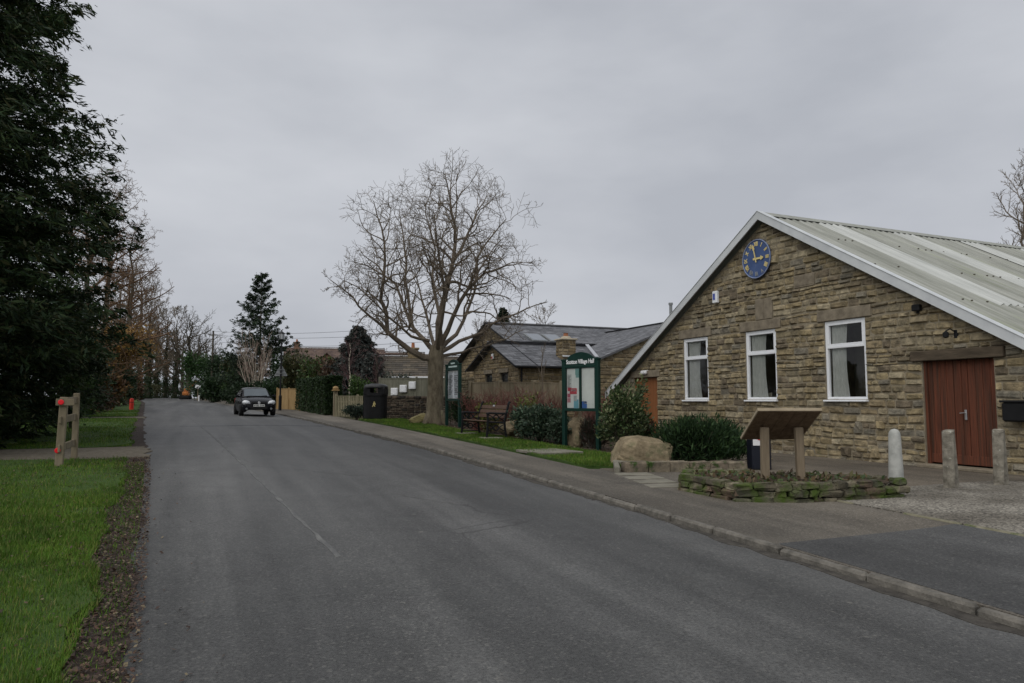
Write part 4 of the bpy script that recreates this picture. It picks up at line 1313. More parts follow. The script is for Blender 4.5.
while len(Pq) < 520:
    x, y = rgn.uniform(6.7, 9.0), rgn.uniform(7.3, 9.2)
    ins = False; pp = ring + back[:-1]
    for i in range(len(pp)):
        (x1, y1), (x2, y2) = pp[i], pp[(i + 1) % len(pp)]
        if (y1 > y) != (y2 > y) and x < (x2 - x1) * (y - y1) / (y2 - y1) + x1: ins = not ins
    if ins: Pq.append((x - 7.6, y - 8.1, .19 + .085 * rgn.random()))
Pq = np.array(Pq); n = len(Pq)
D = nrm(rgn.normal(size=(n, 3)) + np.array([0, 0, .5])); L = rgn.uniform(.05, .13, n)
np_mesh('ground_plants', leaf_quads(Pq, D, L, L * .5, rgn), 4, pick([(.04, .07, .02), (.07, .10, .035), (.12, .08, .04), (.09, .06, .035), (.16, .15, .08)], n, rgn), M_leaf, bed)['kind'] = 'stuff'

lec = thing('lectern', 'sloping wooden information lectern on two posts seen from behind', 'lectern', (7.72, 8.05, G(7.72, 8.05) + .18), R(-24))
for sx in (-.25, .25):
    b = MB(); top = .79
    b.box((sx, 0, top / 2 - .08), (.112, .09, top + .12), Matrix.Rotation(R(.6 if sx < 0 else -.8), 3, 'Y'), .010); b.build('post', mat('lectern_post_timber', (.14, .108, .07), (.235, .185, .125), 4, .85, .4, 25, stretch=(3, 3, .3)), lec)
M_ = Matrix.Rotation(math.atan2(-.43, .80), 3, 'X')
b = MB()
for i in range(5):
    w = .87 / 5
    b.box(Vector((0, .05, .785)) + M_ @ Vector((-.435 + w * (i + .5), 0, .02)), (w - .003, .90, .030), M_, .003)
b.build('board', M_panelwood, lec)
b = MB()
for sy in (-1, 1):
    b.box(Vector((0, .05, .785)) + M_ @ Vector((0, sy * .455, .03)), (.90, .022, .045), M_, .004)
for sx in (-1, 1):
    b.box(Vector((0, .05, .785)) + M_ @ Vector((sx * .44, 0, .03)), (.020, .886, .043), M_, .004)
b.build('frame', mat('pale_top_timber', (.26, .21, .14), (.36, .30, .21), 4, .85, .2, 25), lec)
b = MB(); b.box(Vector((0, .05, .785)) + M_ @ Vector((0, 0, .043)), (.80, .78, .008), M_); b.build('panel', M_white, lec)

lw = thing('low_stone_edging', 'low wall of squared stone blocks in front of the dark green shrub', 'wall', (8.0, 10.85, G(8, 10.85)))
mb = MB(); rg = rng_(57)
block_line(mb, [(-1.0, .15), (.15, -.05), (1.2, -.22)], lambda x, y: G(8 + x, 10.85 + y) - G(8, 10.85), [(-.05, .18)], rg, [(.22, .19, .14), (.27, .24, .18), (.19, .16, .12)], .20, (.34, .52))
block_line(mb, [(1.2, -.22), (1.35, .5), (1.3, 1.6)], lambda x, y: G(8 + x, 10.85 + y) - G(8, 10.85), [(-.05, .15)], rg, [(.20, .17, .13)], .18, (.34, .52))
mb.build('stone_blocks', M_drystone, lw)

db = thing('litter_bin', 'slim navy bin with a white and red notice beside the low stone edging', 'bin', (9.76, 10.78, G(9.7, 10.8)), R(-24))
b = MB(); b.box((0, 0, .36), (.36, .34, .72), None, .02); b.build('body', M_plum, db)
b = MB(); b.box((0, 0, .75), (.40, .38, .07), None, .025); b.build('lid', M_plum, db)
b = MB(); b.col = (.75, .75, .75); b.box((-.06, -.174, .565), (.20, .008, .22)); b.build('notice', M_paper, db)
b = MB(); b.col = (.60, .03, .03); b.tube([(-.035 + .055 * math.cos(a), -.182, .61 + .05 * math.sin(a)) for a in [i * PI / 8 for i in range(17)]], .009, 5, False); b.bar((-.075, -.182, .645), (.005, -.182, .575), .008, .014); b.build('prohibition_ring', M_paper, db)
b = MB(); b.col = (.03, .03, .03); b.box((-.11, -.181, .63), (.07, .006, .035), Matrix.Rotation(.4, 3, 'Y')); b.box((-.04, -.181, .61), (.05, .006, .025)); b.build('pictogram', M_paper, db)

# ------------------------------------------------------------------ boulders and shrubs of the planting bed
def boulder(x, y, r, label, seed, m=M_boulder, sink=.25, rz=None):
    rg = rng_(seed)
    t = bmesh_rock(r, rg)
    o = t.build('boulder', m, None, False, (x, y, G(x, y) + r[2] * (1 - sink) * .9))
    o.rotation_euler = (0, .10 if rz is not None else 0, rg.uniform(0, 6) if rz is None else rz)
    tag(o, label, 'boulder', 'boulders in the planting bed and verge')
def bmesh_rock(r, rg, nu=26, nv=18):
    mb = MB(); ks = [(Vector((rg.gauss(0, 1), rg.gauss(0, 1), rg.gauss(0, 1))).normalized(), rg.uniform(.66, .90)) for _ in range(12)]
    ph = [rg.uniform(0, 6) for _ in range(6)]
    for j in range(nv + 1):
        th = PI * j / nv
        for i in range(nu):
            a = 2 * PI * i / nu
            d = Vector((math.sin(th) * math.cos(a), math.sin(th) * math.sin(a), math.cos(th)))
            q = 1.0
            for k, c in ks:
                dp = d.dot(k)
                if dp > c * .98: q = min(q, c / dp)
            q *= 1 + .022 * math.sin(d.x * 7 + ph[0]) * math.sin(d.y * 6 + ph[1]) + .025 * math.sin(d.x * 13 + d.z * 9 + ph[2]) * math.sin(d.y * 11 - d.z * 7 + ph[3]) + rg.uniform(-.008, .008)
            mb.v.append((d.x * r[0] * q, d.y * r[1] * q, d.z * r[2] * q))
    for j in range(nv):
        for i in range(nu):
            k = (i + 1) % nu
            mb.face((j * nu + i, (j + 1) * nu + i, (j + 1) * nu + k, j * nu + k))
    return mb
x, y = fwd(13.9, 2.5)
boulder(x, y, (.76, .54, .38), 'large low buff boulder beside the dark low shrub and stone edging', 77, M_boulder, .46, -YAW)
x, y = fwd(18.9, 1.72)
boulder(x, y, (.34, .30, .52), 'upright buff boulder behind the large green notice board', 72)
x, y = fwd(27.8, -3.5)
boulder(x, y, (.50, .34, .26), 'yellow lichened rock lying left of the big tree trunk', 73, M_lichen)
x, y = fwd(21.6, -.1)
boulder(x, y, (.36, .30, .34), 'pale rounded boulder just behind the bench', 74, M_boulder)

YEW = [(.020, .045, .016), (.028, .060, .018), (.016, .036, .015), (.034, .066, .022)]
x, y = fwd(14.3, 3.66)
shrub('evergreen_shrub', 'dense dark green spiky shrub under the left hall windows', 'shrub', x, y, (1.24, .78), 1.06, 12000, YEW, .12, .22, 81, up=1.0, stems=14, lump=.2, m=M_needle)
x, y = fwd(15.6, 4.55)
shrub('evergreen_shrub', 'smaller dark shrub behind the sloping lectern near the navy bin', 'shrub', x, y, .55, .95, 4200, YEW, .10, .25, 82, up=.8, m=M_needle)
x, y = fwd(17.0, 2.62)
shrub('variegated_shrub', 'tall shrub with cream edged leaves right of the large notice board', 'shrub', x, y, (.66, .6), 1.75, 4200, [(.04, .07, .025), (.055, .09, .03), (.24, .26, .14), (.035, .06, .022), (.11, .14, .06), (.05, .08, .03)], .105, .42, 83, lump=.35, stems=16)
x, y = fwd(17.9, 3.05)
shrub('variegated_shrub', 'low dark mixed shrub between the boulder and the orange side door', 'shrub', x, y, .6, 1.0, 2600, [(.03, .05, .02), (.05, .07, .03), (.10, .05, .04)], .11, .45, 84)
x, y = fwd(20.0, .80)
shrub('grey_green_shrub', 'spreading grey green shrub between the bench and the large notice board', 'shrub', x, y, (.85, .75), 1.15, 5200, [(.045, .075, .05), (.06, .095, .06), (.03, .055, .035), (.08, .11, .07)], .11, .42, 85, lump=.4)
x, y = fwd(19.2, 1.35)
shrub('grey_green_shrub', 'low dark green shrub at the left foot of the large notice board', 'shrub', x, y, .5, .75, 2200, [(.03, .05, .03), (.045, .07, .045)], .10, .42, 86, lump=.4)
x, y = fwd(21.2, .40)
shrub('yellow_green_shrub', 'loose yellow green shrub rising behind the grey green shrub', 'shrub', x, y, .42, 1.5, 700, [(.16, .17, .05), (.10, .12, .035), (.20, .20, .07)], .10, .45, 87, stems=18, shell=.3)
x, y = fwd(23.0, -.75)
shrub('yellow_green_shrub', 'low yellow green shrub directly behind the bench back', 'shrub', x, y, (.5, .4), 1.08, 1500, [(.20, .20, .05), (.14, .15, .04), (.08, .10, .03)], .10, .5, 88)
x, y = fwd(26.6, -1.75)
shrub('evergreen_shrub', 'dark green shrub behind the small notice board posts', 'shrub', x, y, (.7, .6), 1.15, 2600, [(.03, .055, .025), (.04, .07, .03)], .11, .4, 89)
x, y = fwd(18.4, 2.1)
shrub('dark_spiky_plant', 'dark grassy spiky plant between the notice board legs', 'plant', x, y, .45, .9, 1500, [(.03, .035, .025), (.05, .05, .035), (.06, .035, .03)], .20, .10, 90, up=1.2)
for i, (d_, la, h_, lab) in enumerate([(24.2, -1.05, 1.25, 'red stemmed bare dogwood clump by the pale fence post'), (24.0, -.25, 1.35, 'red stemmed bare dogwood clump above the bench right end'),
                                       (23.4, .55, 1.5, 'red stemmed bare dogwood clump in the middle of the wooden fence'), (23.0, 1.25, 1.4, 'red stemmed bare dogwood clump just left of the large notice board'),
                                       (21.5, 2.55, 1.5, 'red stemmed bare clump seen between notice board and hall gable foot')]):
    x, y = fwd(d_, la); rg = rng_(140 + i)
    t = thing('dogwood_shrub', lab, 'shrub', (x, y, G(x, y)), 0, 'red dogwood clumps along the fence')
    mb = MB(); st2 = MB()
    for k in range(75):
        a = rg.uniform(0, 6.28); b0 = Vector((rg.uniform(-.28, .28), rg.uniform(-.28, .28), -.05)); sp = rg.uniform(.1, .75)
        e = Vector((b0.x + sp * math.cos(a), b0.y + sp * math.sin(a), h_ * rg.uniform(.55, 1.02)))
        mid = b0.lerp(e, .5) + Vector((rg.gauss(0, .06), rg.gauss(0, .06), .08))
        mb.tube([b0, mid, e], [.011, .008, .004], 3, False)
        for q in range(5):
            p = mid.lerp(e, rg.random()); dv = Vector((rg.gauss(0, .16), rg.gauss(0, .16), rg.uniform(.05, .32)))
            st2.tube([p, p + dv], [.005, .003], 3, False)
    mb.build('stems', M_redstem, t); st2.build('twigs', M_redstem, t)
x, y = fwd(24.5, 1.05); rg = rng_(150)
PT = dict(lvls=2, n=[12, 5], t0=[.2, .2], ls=[.35, .45], ang=(15, 40), wander=.08, up=.12, rmin=.005, tap=.3, seg=.3)
bare_tree('young_bare_tree', 'thin young leafless tree in front of the slate roofed bungalow', (x, y, G(x, y)), 3.6, 151, PT, M_twig, M_twig, trunk_r=.035, clear=.25)

# ------------------------------------------------------------------ notice boards, bench, litter bin
def notice_board(x, y, rz, label, header, sheets, single=False):
    t = thing('notice_board', label, 'notice board', (x, y, G(x, y)), rz, 'green village notice boards')
    W = 1.08
    for s in (-1, 1):
        b = MB(); b.box((s * (W / 2 + .03), 0, 1.08), (.10, .10, 2.26), None, .008); b.box((s * (W / 2 + .03), 0, 2.235), (.13, .13, .05), None, .012); b.build('post', M_green, t)
    b = MB()
    b.box((0, 0, .975), (W - .042, .085, .07), None, .006); b.box((0, 0, 2.055), (W - .042, .085, .06), None, .006)
    if not single: b.box((0, -.012, 1.515), (.045, .07, 1.01), None, .004)
    for s in (-1, 1):
        b.box((s * (W / 2 - .035), -.004, 1.515), (.03, .08, 1.01), None, .004)
    b.box((0, .035, 1.515), (W - .04, .02, 1.02))
    b.build('case', M_green, t)
    h = MB(); pts = [(-W / 2 + .02, 0), (W / 2 - .02, 0), (W / 2 - .02, .13)]
    for i in range(0, 13):
        a = R(33 + (147 - 33) * i / 12)
        pts.append(((W / 2 - .06) * math.cos(a) / math.cos(R(33)), .16 + .38 * (math.sin(a) - math.sin(R(33)))))
    pts.append((-W / 2 + .02, .13))
    h.prism(pts, (0, .022, 2.087), (1, 0, 0), (0, 0, 1), (0, -1, 0), .045)
    h.build('header', M_green, t)
    if header:
        me = place_text(header, .150, M_white, 'lettering', t, (0, -.025, 2.178), 0, .003, .0035, .80, None, Matrix(((1, 0, 0), (0, 0, -1), (0, 1, 0))))
    bk = MB()
    for s in (-1, 1):
        bk.box((s * .262, .018, 1.515), (.48 if not single else .5238, .01, 1.0))
    bk.col = (.62, .64, .60)
    bk.c = [(.88, .90, .87)] * len(bk.f)
    bk.build('backing', M_paper, t)
    for (px_, pz, w, hh, c, lines) in sheets:
        p = MB(); p.col = c; p.box((px_, .009, pz), (w, .006, hh))
        q = MB(); q.col = tuple(v * .45 for v in c)
        for i in range(lines):
            q.box((px_ - w * .08 * (i % 3), .0045, pz + hh * (.36 - .72 * i / max(1, lines - 1))), (w * (.72 - .12 * (i % 3)), .002, hh * .05))
        o = p.build('poster', M_paper, t)
        if lines > 3: q.build('print', M_paper, o)
    for s in (-1, 1):
        gl = MB()
        gl.add([(s * .255 - .23, -.022, 1.015), (s * .255 + .23, -.022, 1.015), (s * .255 + .23, -.022, 2.015), (s * .255 - .23, -.022, 2.015)], [(0, 1, 2, 3)])
        gl.build('pane', M_glass, t)
    return t
nx, ny = 8.775, 15.93
SH = [(-.12, 1.93, .15, .16, (.30, .52, .50), 3), (-.10, 1.83, .16, .10, (.30, .50, .48), 0), (-.40, 1.50, .12, .11, (.62, .10, .14), 1), (-.27, 1.44, .24, .15, (.66, .12, .15), 3), (-.27, 1.46, .18, .05, (.80, .75, .75), 0),
      (-.42, 1.33, .10, .10, (.55, .16, .22), 1), (-.42, 1.21, .11, .11, (.62, .30, .34), 1), (-.20, 1.26, .11, .14, (.60, .62, .62), 4), (-.17, 1.12, .16, .22, (.25, .52, .62), 3),
      (.11, 1.10, .16, .17, (.10, .22, .55), 1), (-.40, 1.70, .15, .55 - .2, (.72, .74, .72), 9), (.26, 1.55, .40, .86, (.90, .91, .88), 0)]
notice_board(nx, ny, math.atan2(-.949, .316), 'large dark green notice board headed village hall with coloured posters behind glass', 'Scotton Village Hall', SH)
SH2 = [(-.24, 1.5, .46, .92, (.86, .88, .93), 12), (.25, 1.5, .44, .92, (.86, .88, .93), 11)]
n2 = notice_board(8.33, 24.55, R(-85), 'narrow looking green notice board right of the big bare tree trunk', None, SH2, True)
b = MB(); b.col = (.55, .68, .66); b.box((0, -.026, 2.16), (.75, .006, .055)); b.box((0, -.026, 2.28), (.36, .006, .05)); b.build('lettering', M_paper, n2)

bench = thing('park_bench', 'wooden slatted bench with black cast iron ends on the right verge', 'bench', (7.52, 19.46, G(7.5, 19.46) + .035), R(-87.5))
W = 1.95
for i in range(5):
    b = MB(); b.box((0, -.22 + .105 * i, .45 - .012 * i), (W - .1, .085, .032), None, .008); b.build('seat_slat', M_benchwood, bench)
for i in range(3):
    M_ = Matrix.Rotation(R(-14), 3, 'X')
    b = MB(); b.box((0, .26 + .045 * i, .58 + .125 * i), (W - .1, .026, .108), M_, .008); b.build('back_slat', M_benchwood, bench)
b = MB(); b.col = (1, 1, 1); b.box((0, .335, .87), (.13, .006, .05), Matrix.Rotation(R(-14), 3, 'X')); b.build('plaque', M_chrome, bench)
for s in (-1, 1):
    b = MB(); x = s * (W / 2 - .05)
    b.tube([(x, -.30, 0), (x, -.28, .25), (x, -.27, .45), (x, -.27, .64)], .036, 6)
    b.tube([(x, .30, 0), (x, .25, .25), (x, .24, .45), (x, .33, .80), (x, .37, .95), (x, .41, .98)], .036, 6)
    b.tube([(x, -.31, .66), (x, -.20, .675), (x, .05, .66), (x, .27, .66)], .032, 6)
    b.tube([(x, -.28, .43), (x, .25, .40)], .032, 6); b.tube([(x, -.29, .12), (x, .27, .12)], .015, 6)
    # lattice scroll panel of the casting
    for zc in (.27, .55):
        b.tube([(x, -.02 + .075 * math.cos(a), zc + .07 * math.sin(a)) for a in [i * PI / 8 for i in range(17)]], .020, 5, False)
        for q in (-1, 1):
            b.tube([(x, -.02 + q * .075, zc), (x, -.02 + q * .24, zc + .09)], .016, 5, False); b.tube([(x, -.02 + q * .075, zc), (x, -.02 + q * .24, zc - .09)], .016, 5, False)
    b.build('bench_end', M_black, bench)

bn = thing('litter_bin', 'big black hooded litter bin with a gold emblem at the end of the grass verge', 'bin', (7.0, 31.0, G(7, 31)), R(-27))
def oval(mb, rings, n=24, e=3.2):
    for (rx, ry, z) in rings:
        for i in range(n):
            a = 2 * PI * i / n; c, s = math.cos(a), math.sin(a)
            mb.v.append((rx * math.copysign(abs(c) ** (2 / e), c), ry * math.copysign(abs(s) ** (2 / e), s), z))
    for k in range(len(rings) - 1):
        for i in range(n):
            j = (i + 1) % n; mb.face((k * n + i, k * n + j, k * n + n + j, k * n + n + i))
    mb.face([i for i in range(n - 1, -1, -1)]); o = (len(rings) - 1) * n; mb.face([o + i for i in range(n)])
b = MB(); oval(b, [(.44, .36, -.05), (.44, .36, .06), (.465, .38, .08), (.475, .39, 1.02), (.50, .41, 1.04), (.50, .41, 1.09), (.47, .38, 1.10)]); b.build('body', M_black, bn, False)
b = MB()
for sx in (-1, 1):
    b.box((sx * .405, 0, 1.24), (.12, .70, .30), None, .03)
b.box((0, -.33, 1.13), (.74, .06, .08), None, .01); b.box((0, .33, 1.13), (.74, .06, .08), None, .01)
b.box((-.27, -.33, 1.25), (.20, .05, .26)); b.box((.27, -.33, 1.25), (.20, .05, .26))
b.box((-.27, .33, 1.25), (.20, .05, .26)); b.box((.27, .33, 1.25), (.20, .05, .26))
b.build('hood_sides', M_black, bn)
b = MB(); oval(b, [(.49, .40, 1.37), (.50, .41, 1.40), (.48, .39, 1.47), (.40, .32, 1.53), (.22, .17, 1.56)]); b.build('hood', mat('bin_hood_plastic', (.014, .015, .016), (.022, .023, .024), 6, .45, spec=.4), bn, True)
b = MB()
b.box((.0, -.396, .66), (.10, .012, .10), Matrix.Rotation(.5, 3, 'Y')); b.box((.03, -.396, .56), (.045, .012, .16), Matrix.Rotation(-.4, 3, 'Y')); b.box((-.05, -.396, .55), (.04, .012, .15), Matrix.Rotation(.5, 3, 'Y')); b.box((.02, -.396, .76), (.07, .012, .07)); b.box((.085, -.396, .66), (.03, .012, .12), Matrix.Rotation(-.2, 3, 'Y'))
b.v = [(v[0] * .7 + .02, v[1], (v[2] - .66) * .7 + .70) for v in b.v]; b.build('emblem', M_gold, bn)
b = MB(); b.box((-.53, .05, .55), (.06, .06, 1.2), None, .01); b.box((-.50, .0, 1.0), (.12, .06, .10), None, .01); b.build('side_bracket', M_black, bn)

# ------------------------------------------------------------------ walls, fences, boundary things on the right
def path_wall(name, label, pts, h, pal, m, seed, ch=(.07, .13), th=.3, cope=True, cat='wall'):
    t = thing(name, label, cat, (pts[0][0], pts[0][1], G(*pts[0])))
    mb = MB(); mb.mi = 1; rg = rng_(seed); x0, y0 = pts[0]; z0 = G(x0, y0)
    for a, b in zip(pts, pts[1:]):
        A = Vector((a[0] - x0, a[1] - y0, 0)); B = Vector((b[0] - x0, b[1] - y0, 0)); d = (B - A); L = d.length; d.normalize()
        N = Vector((-d.y, d.x, 0))
        if (N.x * (-a[0]) + N.y * (-a[1])) < 0: N = -N
        zz = min(G(*a), G(*b)) - z0
        mb.mi = 1; mb.col = (1, 1, 1)
        mb.bar(A - N * (th / 2) + Vector((0, 0, zz + h / 2 - .1)), B - N * (th / 2) + Vector((0, 0, zz + h / 2 - .1)), th, h + .19)
        mb.mi = 0
        stones(mb, A + N * .004, d, N, 0, L, zz - .05, zz + h, rg, pal, ch, (.15, .42), (.015, .05))
        if cope:
            s = 0
            while s < L - .1:
                l = min(rg.uniform(.2, .45), L - s); c = rg.choice(pal); k = rg.uniform(.8, 1.3); mb.col = tuple(v * k for v in c)
                mb.bar(A + d * (s + .006) - N * (th / 2 - .01) + Vector((0, 0, zz + h + .06)), A + d * (s + l - .006) - N * (th / 2 - .01) + Vector((0, 0, zz + h + .06 + rg.uniform(-.01, .02))), th + .08, .13, bev=.03)
                s += l
    mb.build('stonework', [m, M_mortar], t)
    return t
path_wall('stone_wall', 'low dark dry stone wall behind the big black litter bin', [(7.75, 32.3), (8.8, 31.2), (10.2, 30.2)], .92, PAL_DARK, M_darkstone, 91)
path_wall('stone_wall', 'stone garden wall left of the pale post and wooden fence', [(10.75, 33.4), (10.95, 30.2)], 1.75, [(.15, .13, .08), (.12, .105, .065), (.18, .15, .10)], M_stone, 92)

def panel_fence(name, label, pts, h, m, bw=.14, bgap=.006, rails=True, post_h=None, group=None, postw=.10, seed=1, zoff=0.0, horiz=False):
    x0, y0 = pts[0]; z0 = G(x0, y0) + zoff
    t = thing(name, label, 'fence', (x0, y0, z0), 0, group); rg = rng_(seed)
    bd = MB(); rl_ = MB()
    for si, (a, b) in enumerate(zip(pts, pts[1:])):
        A = Vector((a[0] - x0, a[1] - y0, G(*a) - z0 + zoff)); B = Vector((b[0] - x0, b[1] - y0, G(*b) - z0 + zoff)); d = B - A; L = d.length; d.normalize()
        ang = math.atan2(d.y, d.x); M = Matrix.Rotation(ang, 3, 'Z')
        n = int(L / bw)
        for i in range(n):
            p = A + d * ((i + .5) * L / n)
            hh = h + rg.uniform(-.012, .012)
            bd.box(p + Vector((0, 0, hh / 2)), (L / n - bgap, .022, hh), M, .004)
        Nn = M @ Vector((0, .035, 0))
        for zz in (.25, h - .25):
            rl_.bar(A + Nn + Vector((0, 0, zz)), B + Nn + Vector((0, 0, zz)), .04, .09)
        rl_.bar(A + Vector((0, 0, h + .02)), B + Vector((0, 0, h + .02)), .06, .035)
    bd.build('boards', m, t); rl_.build('rails', m, t)
    for p in pts:
        b = MB(); b.box((p[0] - x0, p[1] - y0, G(*p) - z0 + zoff + (post_h or h + .1) / 2 - .1), (postw, postw, (post_h or h + .1) + .2), None, .012); b.build('post', m, t)
    return t
panel_fence('wooden_fence', 'weathered close boarded wooden fence behind the red dogwood stems', [(11.0, 29.9), (11.2, 27.1), (11.4, 24.3), (11.6, 22.4)], 1.62, M_fencewood, postw=.16, seed=5)
panel_fence('boarded_fence', 'grey green boarded screen carrying three white boxes', [(8.15, 35.3), (9.6, 33.8), (10.7, 32.7)], 1.85, mat('grey_green_boards', (.13, .13, .095), (.19, .185, .14), 4, .9, .3, 25, stretch=(1, 1, .3)), seed=6)
dv = Vector((9.6 - 8.15, 33.8 - 35.3, 0)).normalized()
for i, (s, z, lab) in enumerate([(.90, 1.32, 'lowest and leftmost of three white boxes on the grey screen'), (1.40, 1.46, 'middle one of three white boxes on the grey screen'), (1.90, 1.62, 'highest and rightmost of three white boxes on the grey screen')]):
    p = Vector((8.15, 35.3, 0)) + dv * s; 
    t = thing('meter_box', lab, 'box', (p.x, p.y, G(8.15, 35.3) + z - .1), math.atan2(dv.y, dv.x), 'white boxes on the grey screen')
    b = MB(); b.box((0, -.075, 0), (.37, .12, .36), None, .02); b.build('case', M_white, t)
    b = MB(); b.box((0, -.139, .02), (.29, .008, .26), None, .003); b.box((.0, -.146, -.12), (.05, .01, .03)); b.build('cover', M_upvc, t)

panel_fence('picket_fence', 'low pale picket fence left of the black litter bin', [(6.15, 35.9), (7.0, 34.9), (7.7, 34.1)], .98, mat('pale_pickets', (.20, .18, .115), (.29, .26, .17), 4, .9, .3, 25, stretch=(1, 1, .3)), bw=.10, bgap=.035, seed=7)
pp = thing('gate_pier', 'tan wooden gate pier at the corner of the tall clipped hedge', 'post', (6.2, 36.4, G(6.2, 36.4)))
b = MB(); b.box((0, 0, .58), (.20, .20, 1.36), None, .015); b.build('shaft', M_fencewood, pp)
b = MB(); b.box((0, 0, 1.28), (.34, .34, .06), None, .015); b.lathe([(.12, 1.31), (.15, 1.38), (.11, 1.46), (.02, 1.49)], 12); b.build('cap', M_tanwood, pp)
x, y = 6.6, 33.0
shrub('grey_green_shrub', 'low rounded dark shrub left of the black litter bin', 'shrub', x, y, (.75, .65), .72, 3600, [(.03, .05, .035), (.045, .065, .045), (.022, .038, .028)], .09, .4, 93)

# tall clipped hedge
def hedge(label, x0, x1, y0, y1, h, n, cols, seed, size=.13):
    rgn = np.random.default_rng(seed); cx, cy = (x0 + x1) / 2, (y0 + y1) / 2
    t = thing('hedge', label, 'hedge', (cx, cy, G(cx, cy)))
    m = n // 6
    fx_ = rgn.random(n)
    P = np.stack([rgn.uniform(x0, x1, n) - cx, rgn.uniform(y0, y1, n) - cy, rgn.uniform(.02, h, n)], 1)
    # push most leaves to the faces
    f = rgn.integers(0, 5, n); j = np.abs(rgn.normal(0, .10, n))
    P[:, 0] = np.where(f == 0, x0 - cx + j, np.where(f == 1, x1 - cx - j, P[:, 0]))
    P[:, 1] = np.where(f == 2, y0 - cy + j, P[:, 1]); P[:, 2] = np.where(f >= 3, h - j, P[:, 2])
    P[:, 0] += .05 * np.sin(P[:, 1] * 2.1) + .04 * np.sin(P[:, 1] * 5.3 + P[:, 2] * 3); P[:, 2] += .05 * np.sin(P[:, 1] * 1.7) + .03 * np.sin(P[:, 1] * 6)
    gz = np.array([G(a + cx, b + cy) for a, b in P[:, :2]]) - G(cx, cy); P[:, 2] = np.maximum(P[:, 2], .02) + gz
    D = nrm(rgn.normal(size=(n, 3)) + np.array([-.3, -.2, .6])); L = size * rgn.uniform(.5, 1.3, n)
    np_mesh('foliage', leaf_quads(P, D, L, L * .42, rgn), 4, pick(cols, n, rgn, .6, 1.35), M_leaf, t)
    st = MB(); rg = rng_(seed)
    for k in range(int((y1 - y0) / .45)):
        yy = y0 + .3 + k * .45 - cy
        st.tube([(rg.uniform(-.08, .08), yy, -.1), (rg.uniform(-.2, .2), yy + rg.uniform(-.2, .2), h * .5), (rg.uniform(-.2, .2), yy + rg.uniform(-.2, .2), h * .9)], [.03, .02, .008], 5)
    st.build('stems', M_darkbark, t)
    return t
HC = [(.018, .040, .012), (.025, .052, .014), (.014, .030, .010), (.032, .058, .018)]
hedge('tall clipped dark green hedge beside the pavement right of the street lamp', 5.85, 6.75, 37.6, 49.5, 1.98, 30000, HC, 94, .14)
panel_fence('wooden_gate_fence', 'new tan timber fence panels between the lamp post and the tall hedge', [(4.95, 52.6), (5.55, 50.9), (6.1, 49.6)], 1.38, M_tanwood, bw=.16, seed=8)

# street lamp and warning sign
lp = thing('street_lamp', 'dark street lamp post with a lantern head beside the parked car', 'street lamp', (4.75, 48.4, G(4.75, 48.4)))
b = MB(); b.lathe([(.10, -.1), (.10, .9), (.085, .95), (.055, 1.0), (.048, 4.45), (.06, 4.5)], 10); b.build('post', M_black, lp)
b = MB(); b.lathe([(.06, 4.48), (.12, 4.55), (.13, 4.58)], 8); b.lathe([(.22, 4.93), (.16, 5.0), (.05, 5.06), (.02, 5.14)], 8)
for i in range(4):
    a = PI / 4 + i * PI / 2; b.tube([(.12 * math.cos(a), .12 * math.sin(a), 4.56), (.19 * math.cos(a), .19 * math.sin(a), 4.94)], .012, 4)
b.build('lantern_frame', M_black, lp)
b = MB(); b.lathe([(.11, 4.58), (.18, 4.93)], 8); b.build('lantern_glass', mat('frosted_lantern', (.45, .47, .48), (.55, .57, .58), 5, .3), lp)
sg = thing('warning_sign', 'grey triangular road sign seen from behind on the street lamp post', 'sign', (4.75, 48.4, G(4.75, 48.4) + 2.55), R(-10))
tri = [(-.40, -.30), (-.37, -.35), (.37, -.35), (.40, -.30), (.04, .36), (-.04, .36)]
b = MB(); b.prism(tri, (0, .075, 0), (1, 0, 0), (0, 0, 1), (0, 1, 0), .012); b.build('plate', M_steelgrey, sg)
b = MB(); b.box((0, .058, .05), (.50, .03, .035)); b.box((0, .058, -.18), (.62, .03, .035)); b.box((0, 0, .05), (.15, .13, .035)); b.box((0, 0, -.18), (.15, .13, .035)); b.build('brackets', M_steelgrey, sg)

# ------------------------------------------------------------------ slate roofed bungalow behind the fence
BX, BY = 12.6, 28.4
bz = .55
bung = thing('bungalow', 'stone bungalow with big grey slate roof and chimney behind the wooden fence', 'house', (BX, BY, bz))
EA = 2.55                         # eave height above bz
TP = .39                          # roof pitch
BW = 12.2                         # span along Y
RX = 17.0
wl_ = MB(); wl_.mi = 1; wl_.col = (1, 1, 1)
gx = 1.1                          # main gable set back behind the small gable
def q4(mb, *p): mb.add(p, [tuple(range(len(p)))])
holesA = [(-4.55 + 0, -3.65, 1.55, 2.35), (-2.55, -1.6, 1.55, 2.35)]
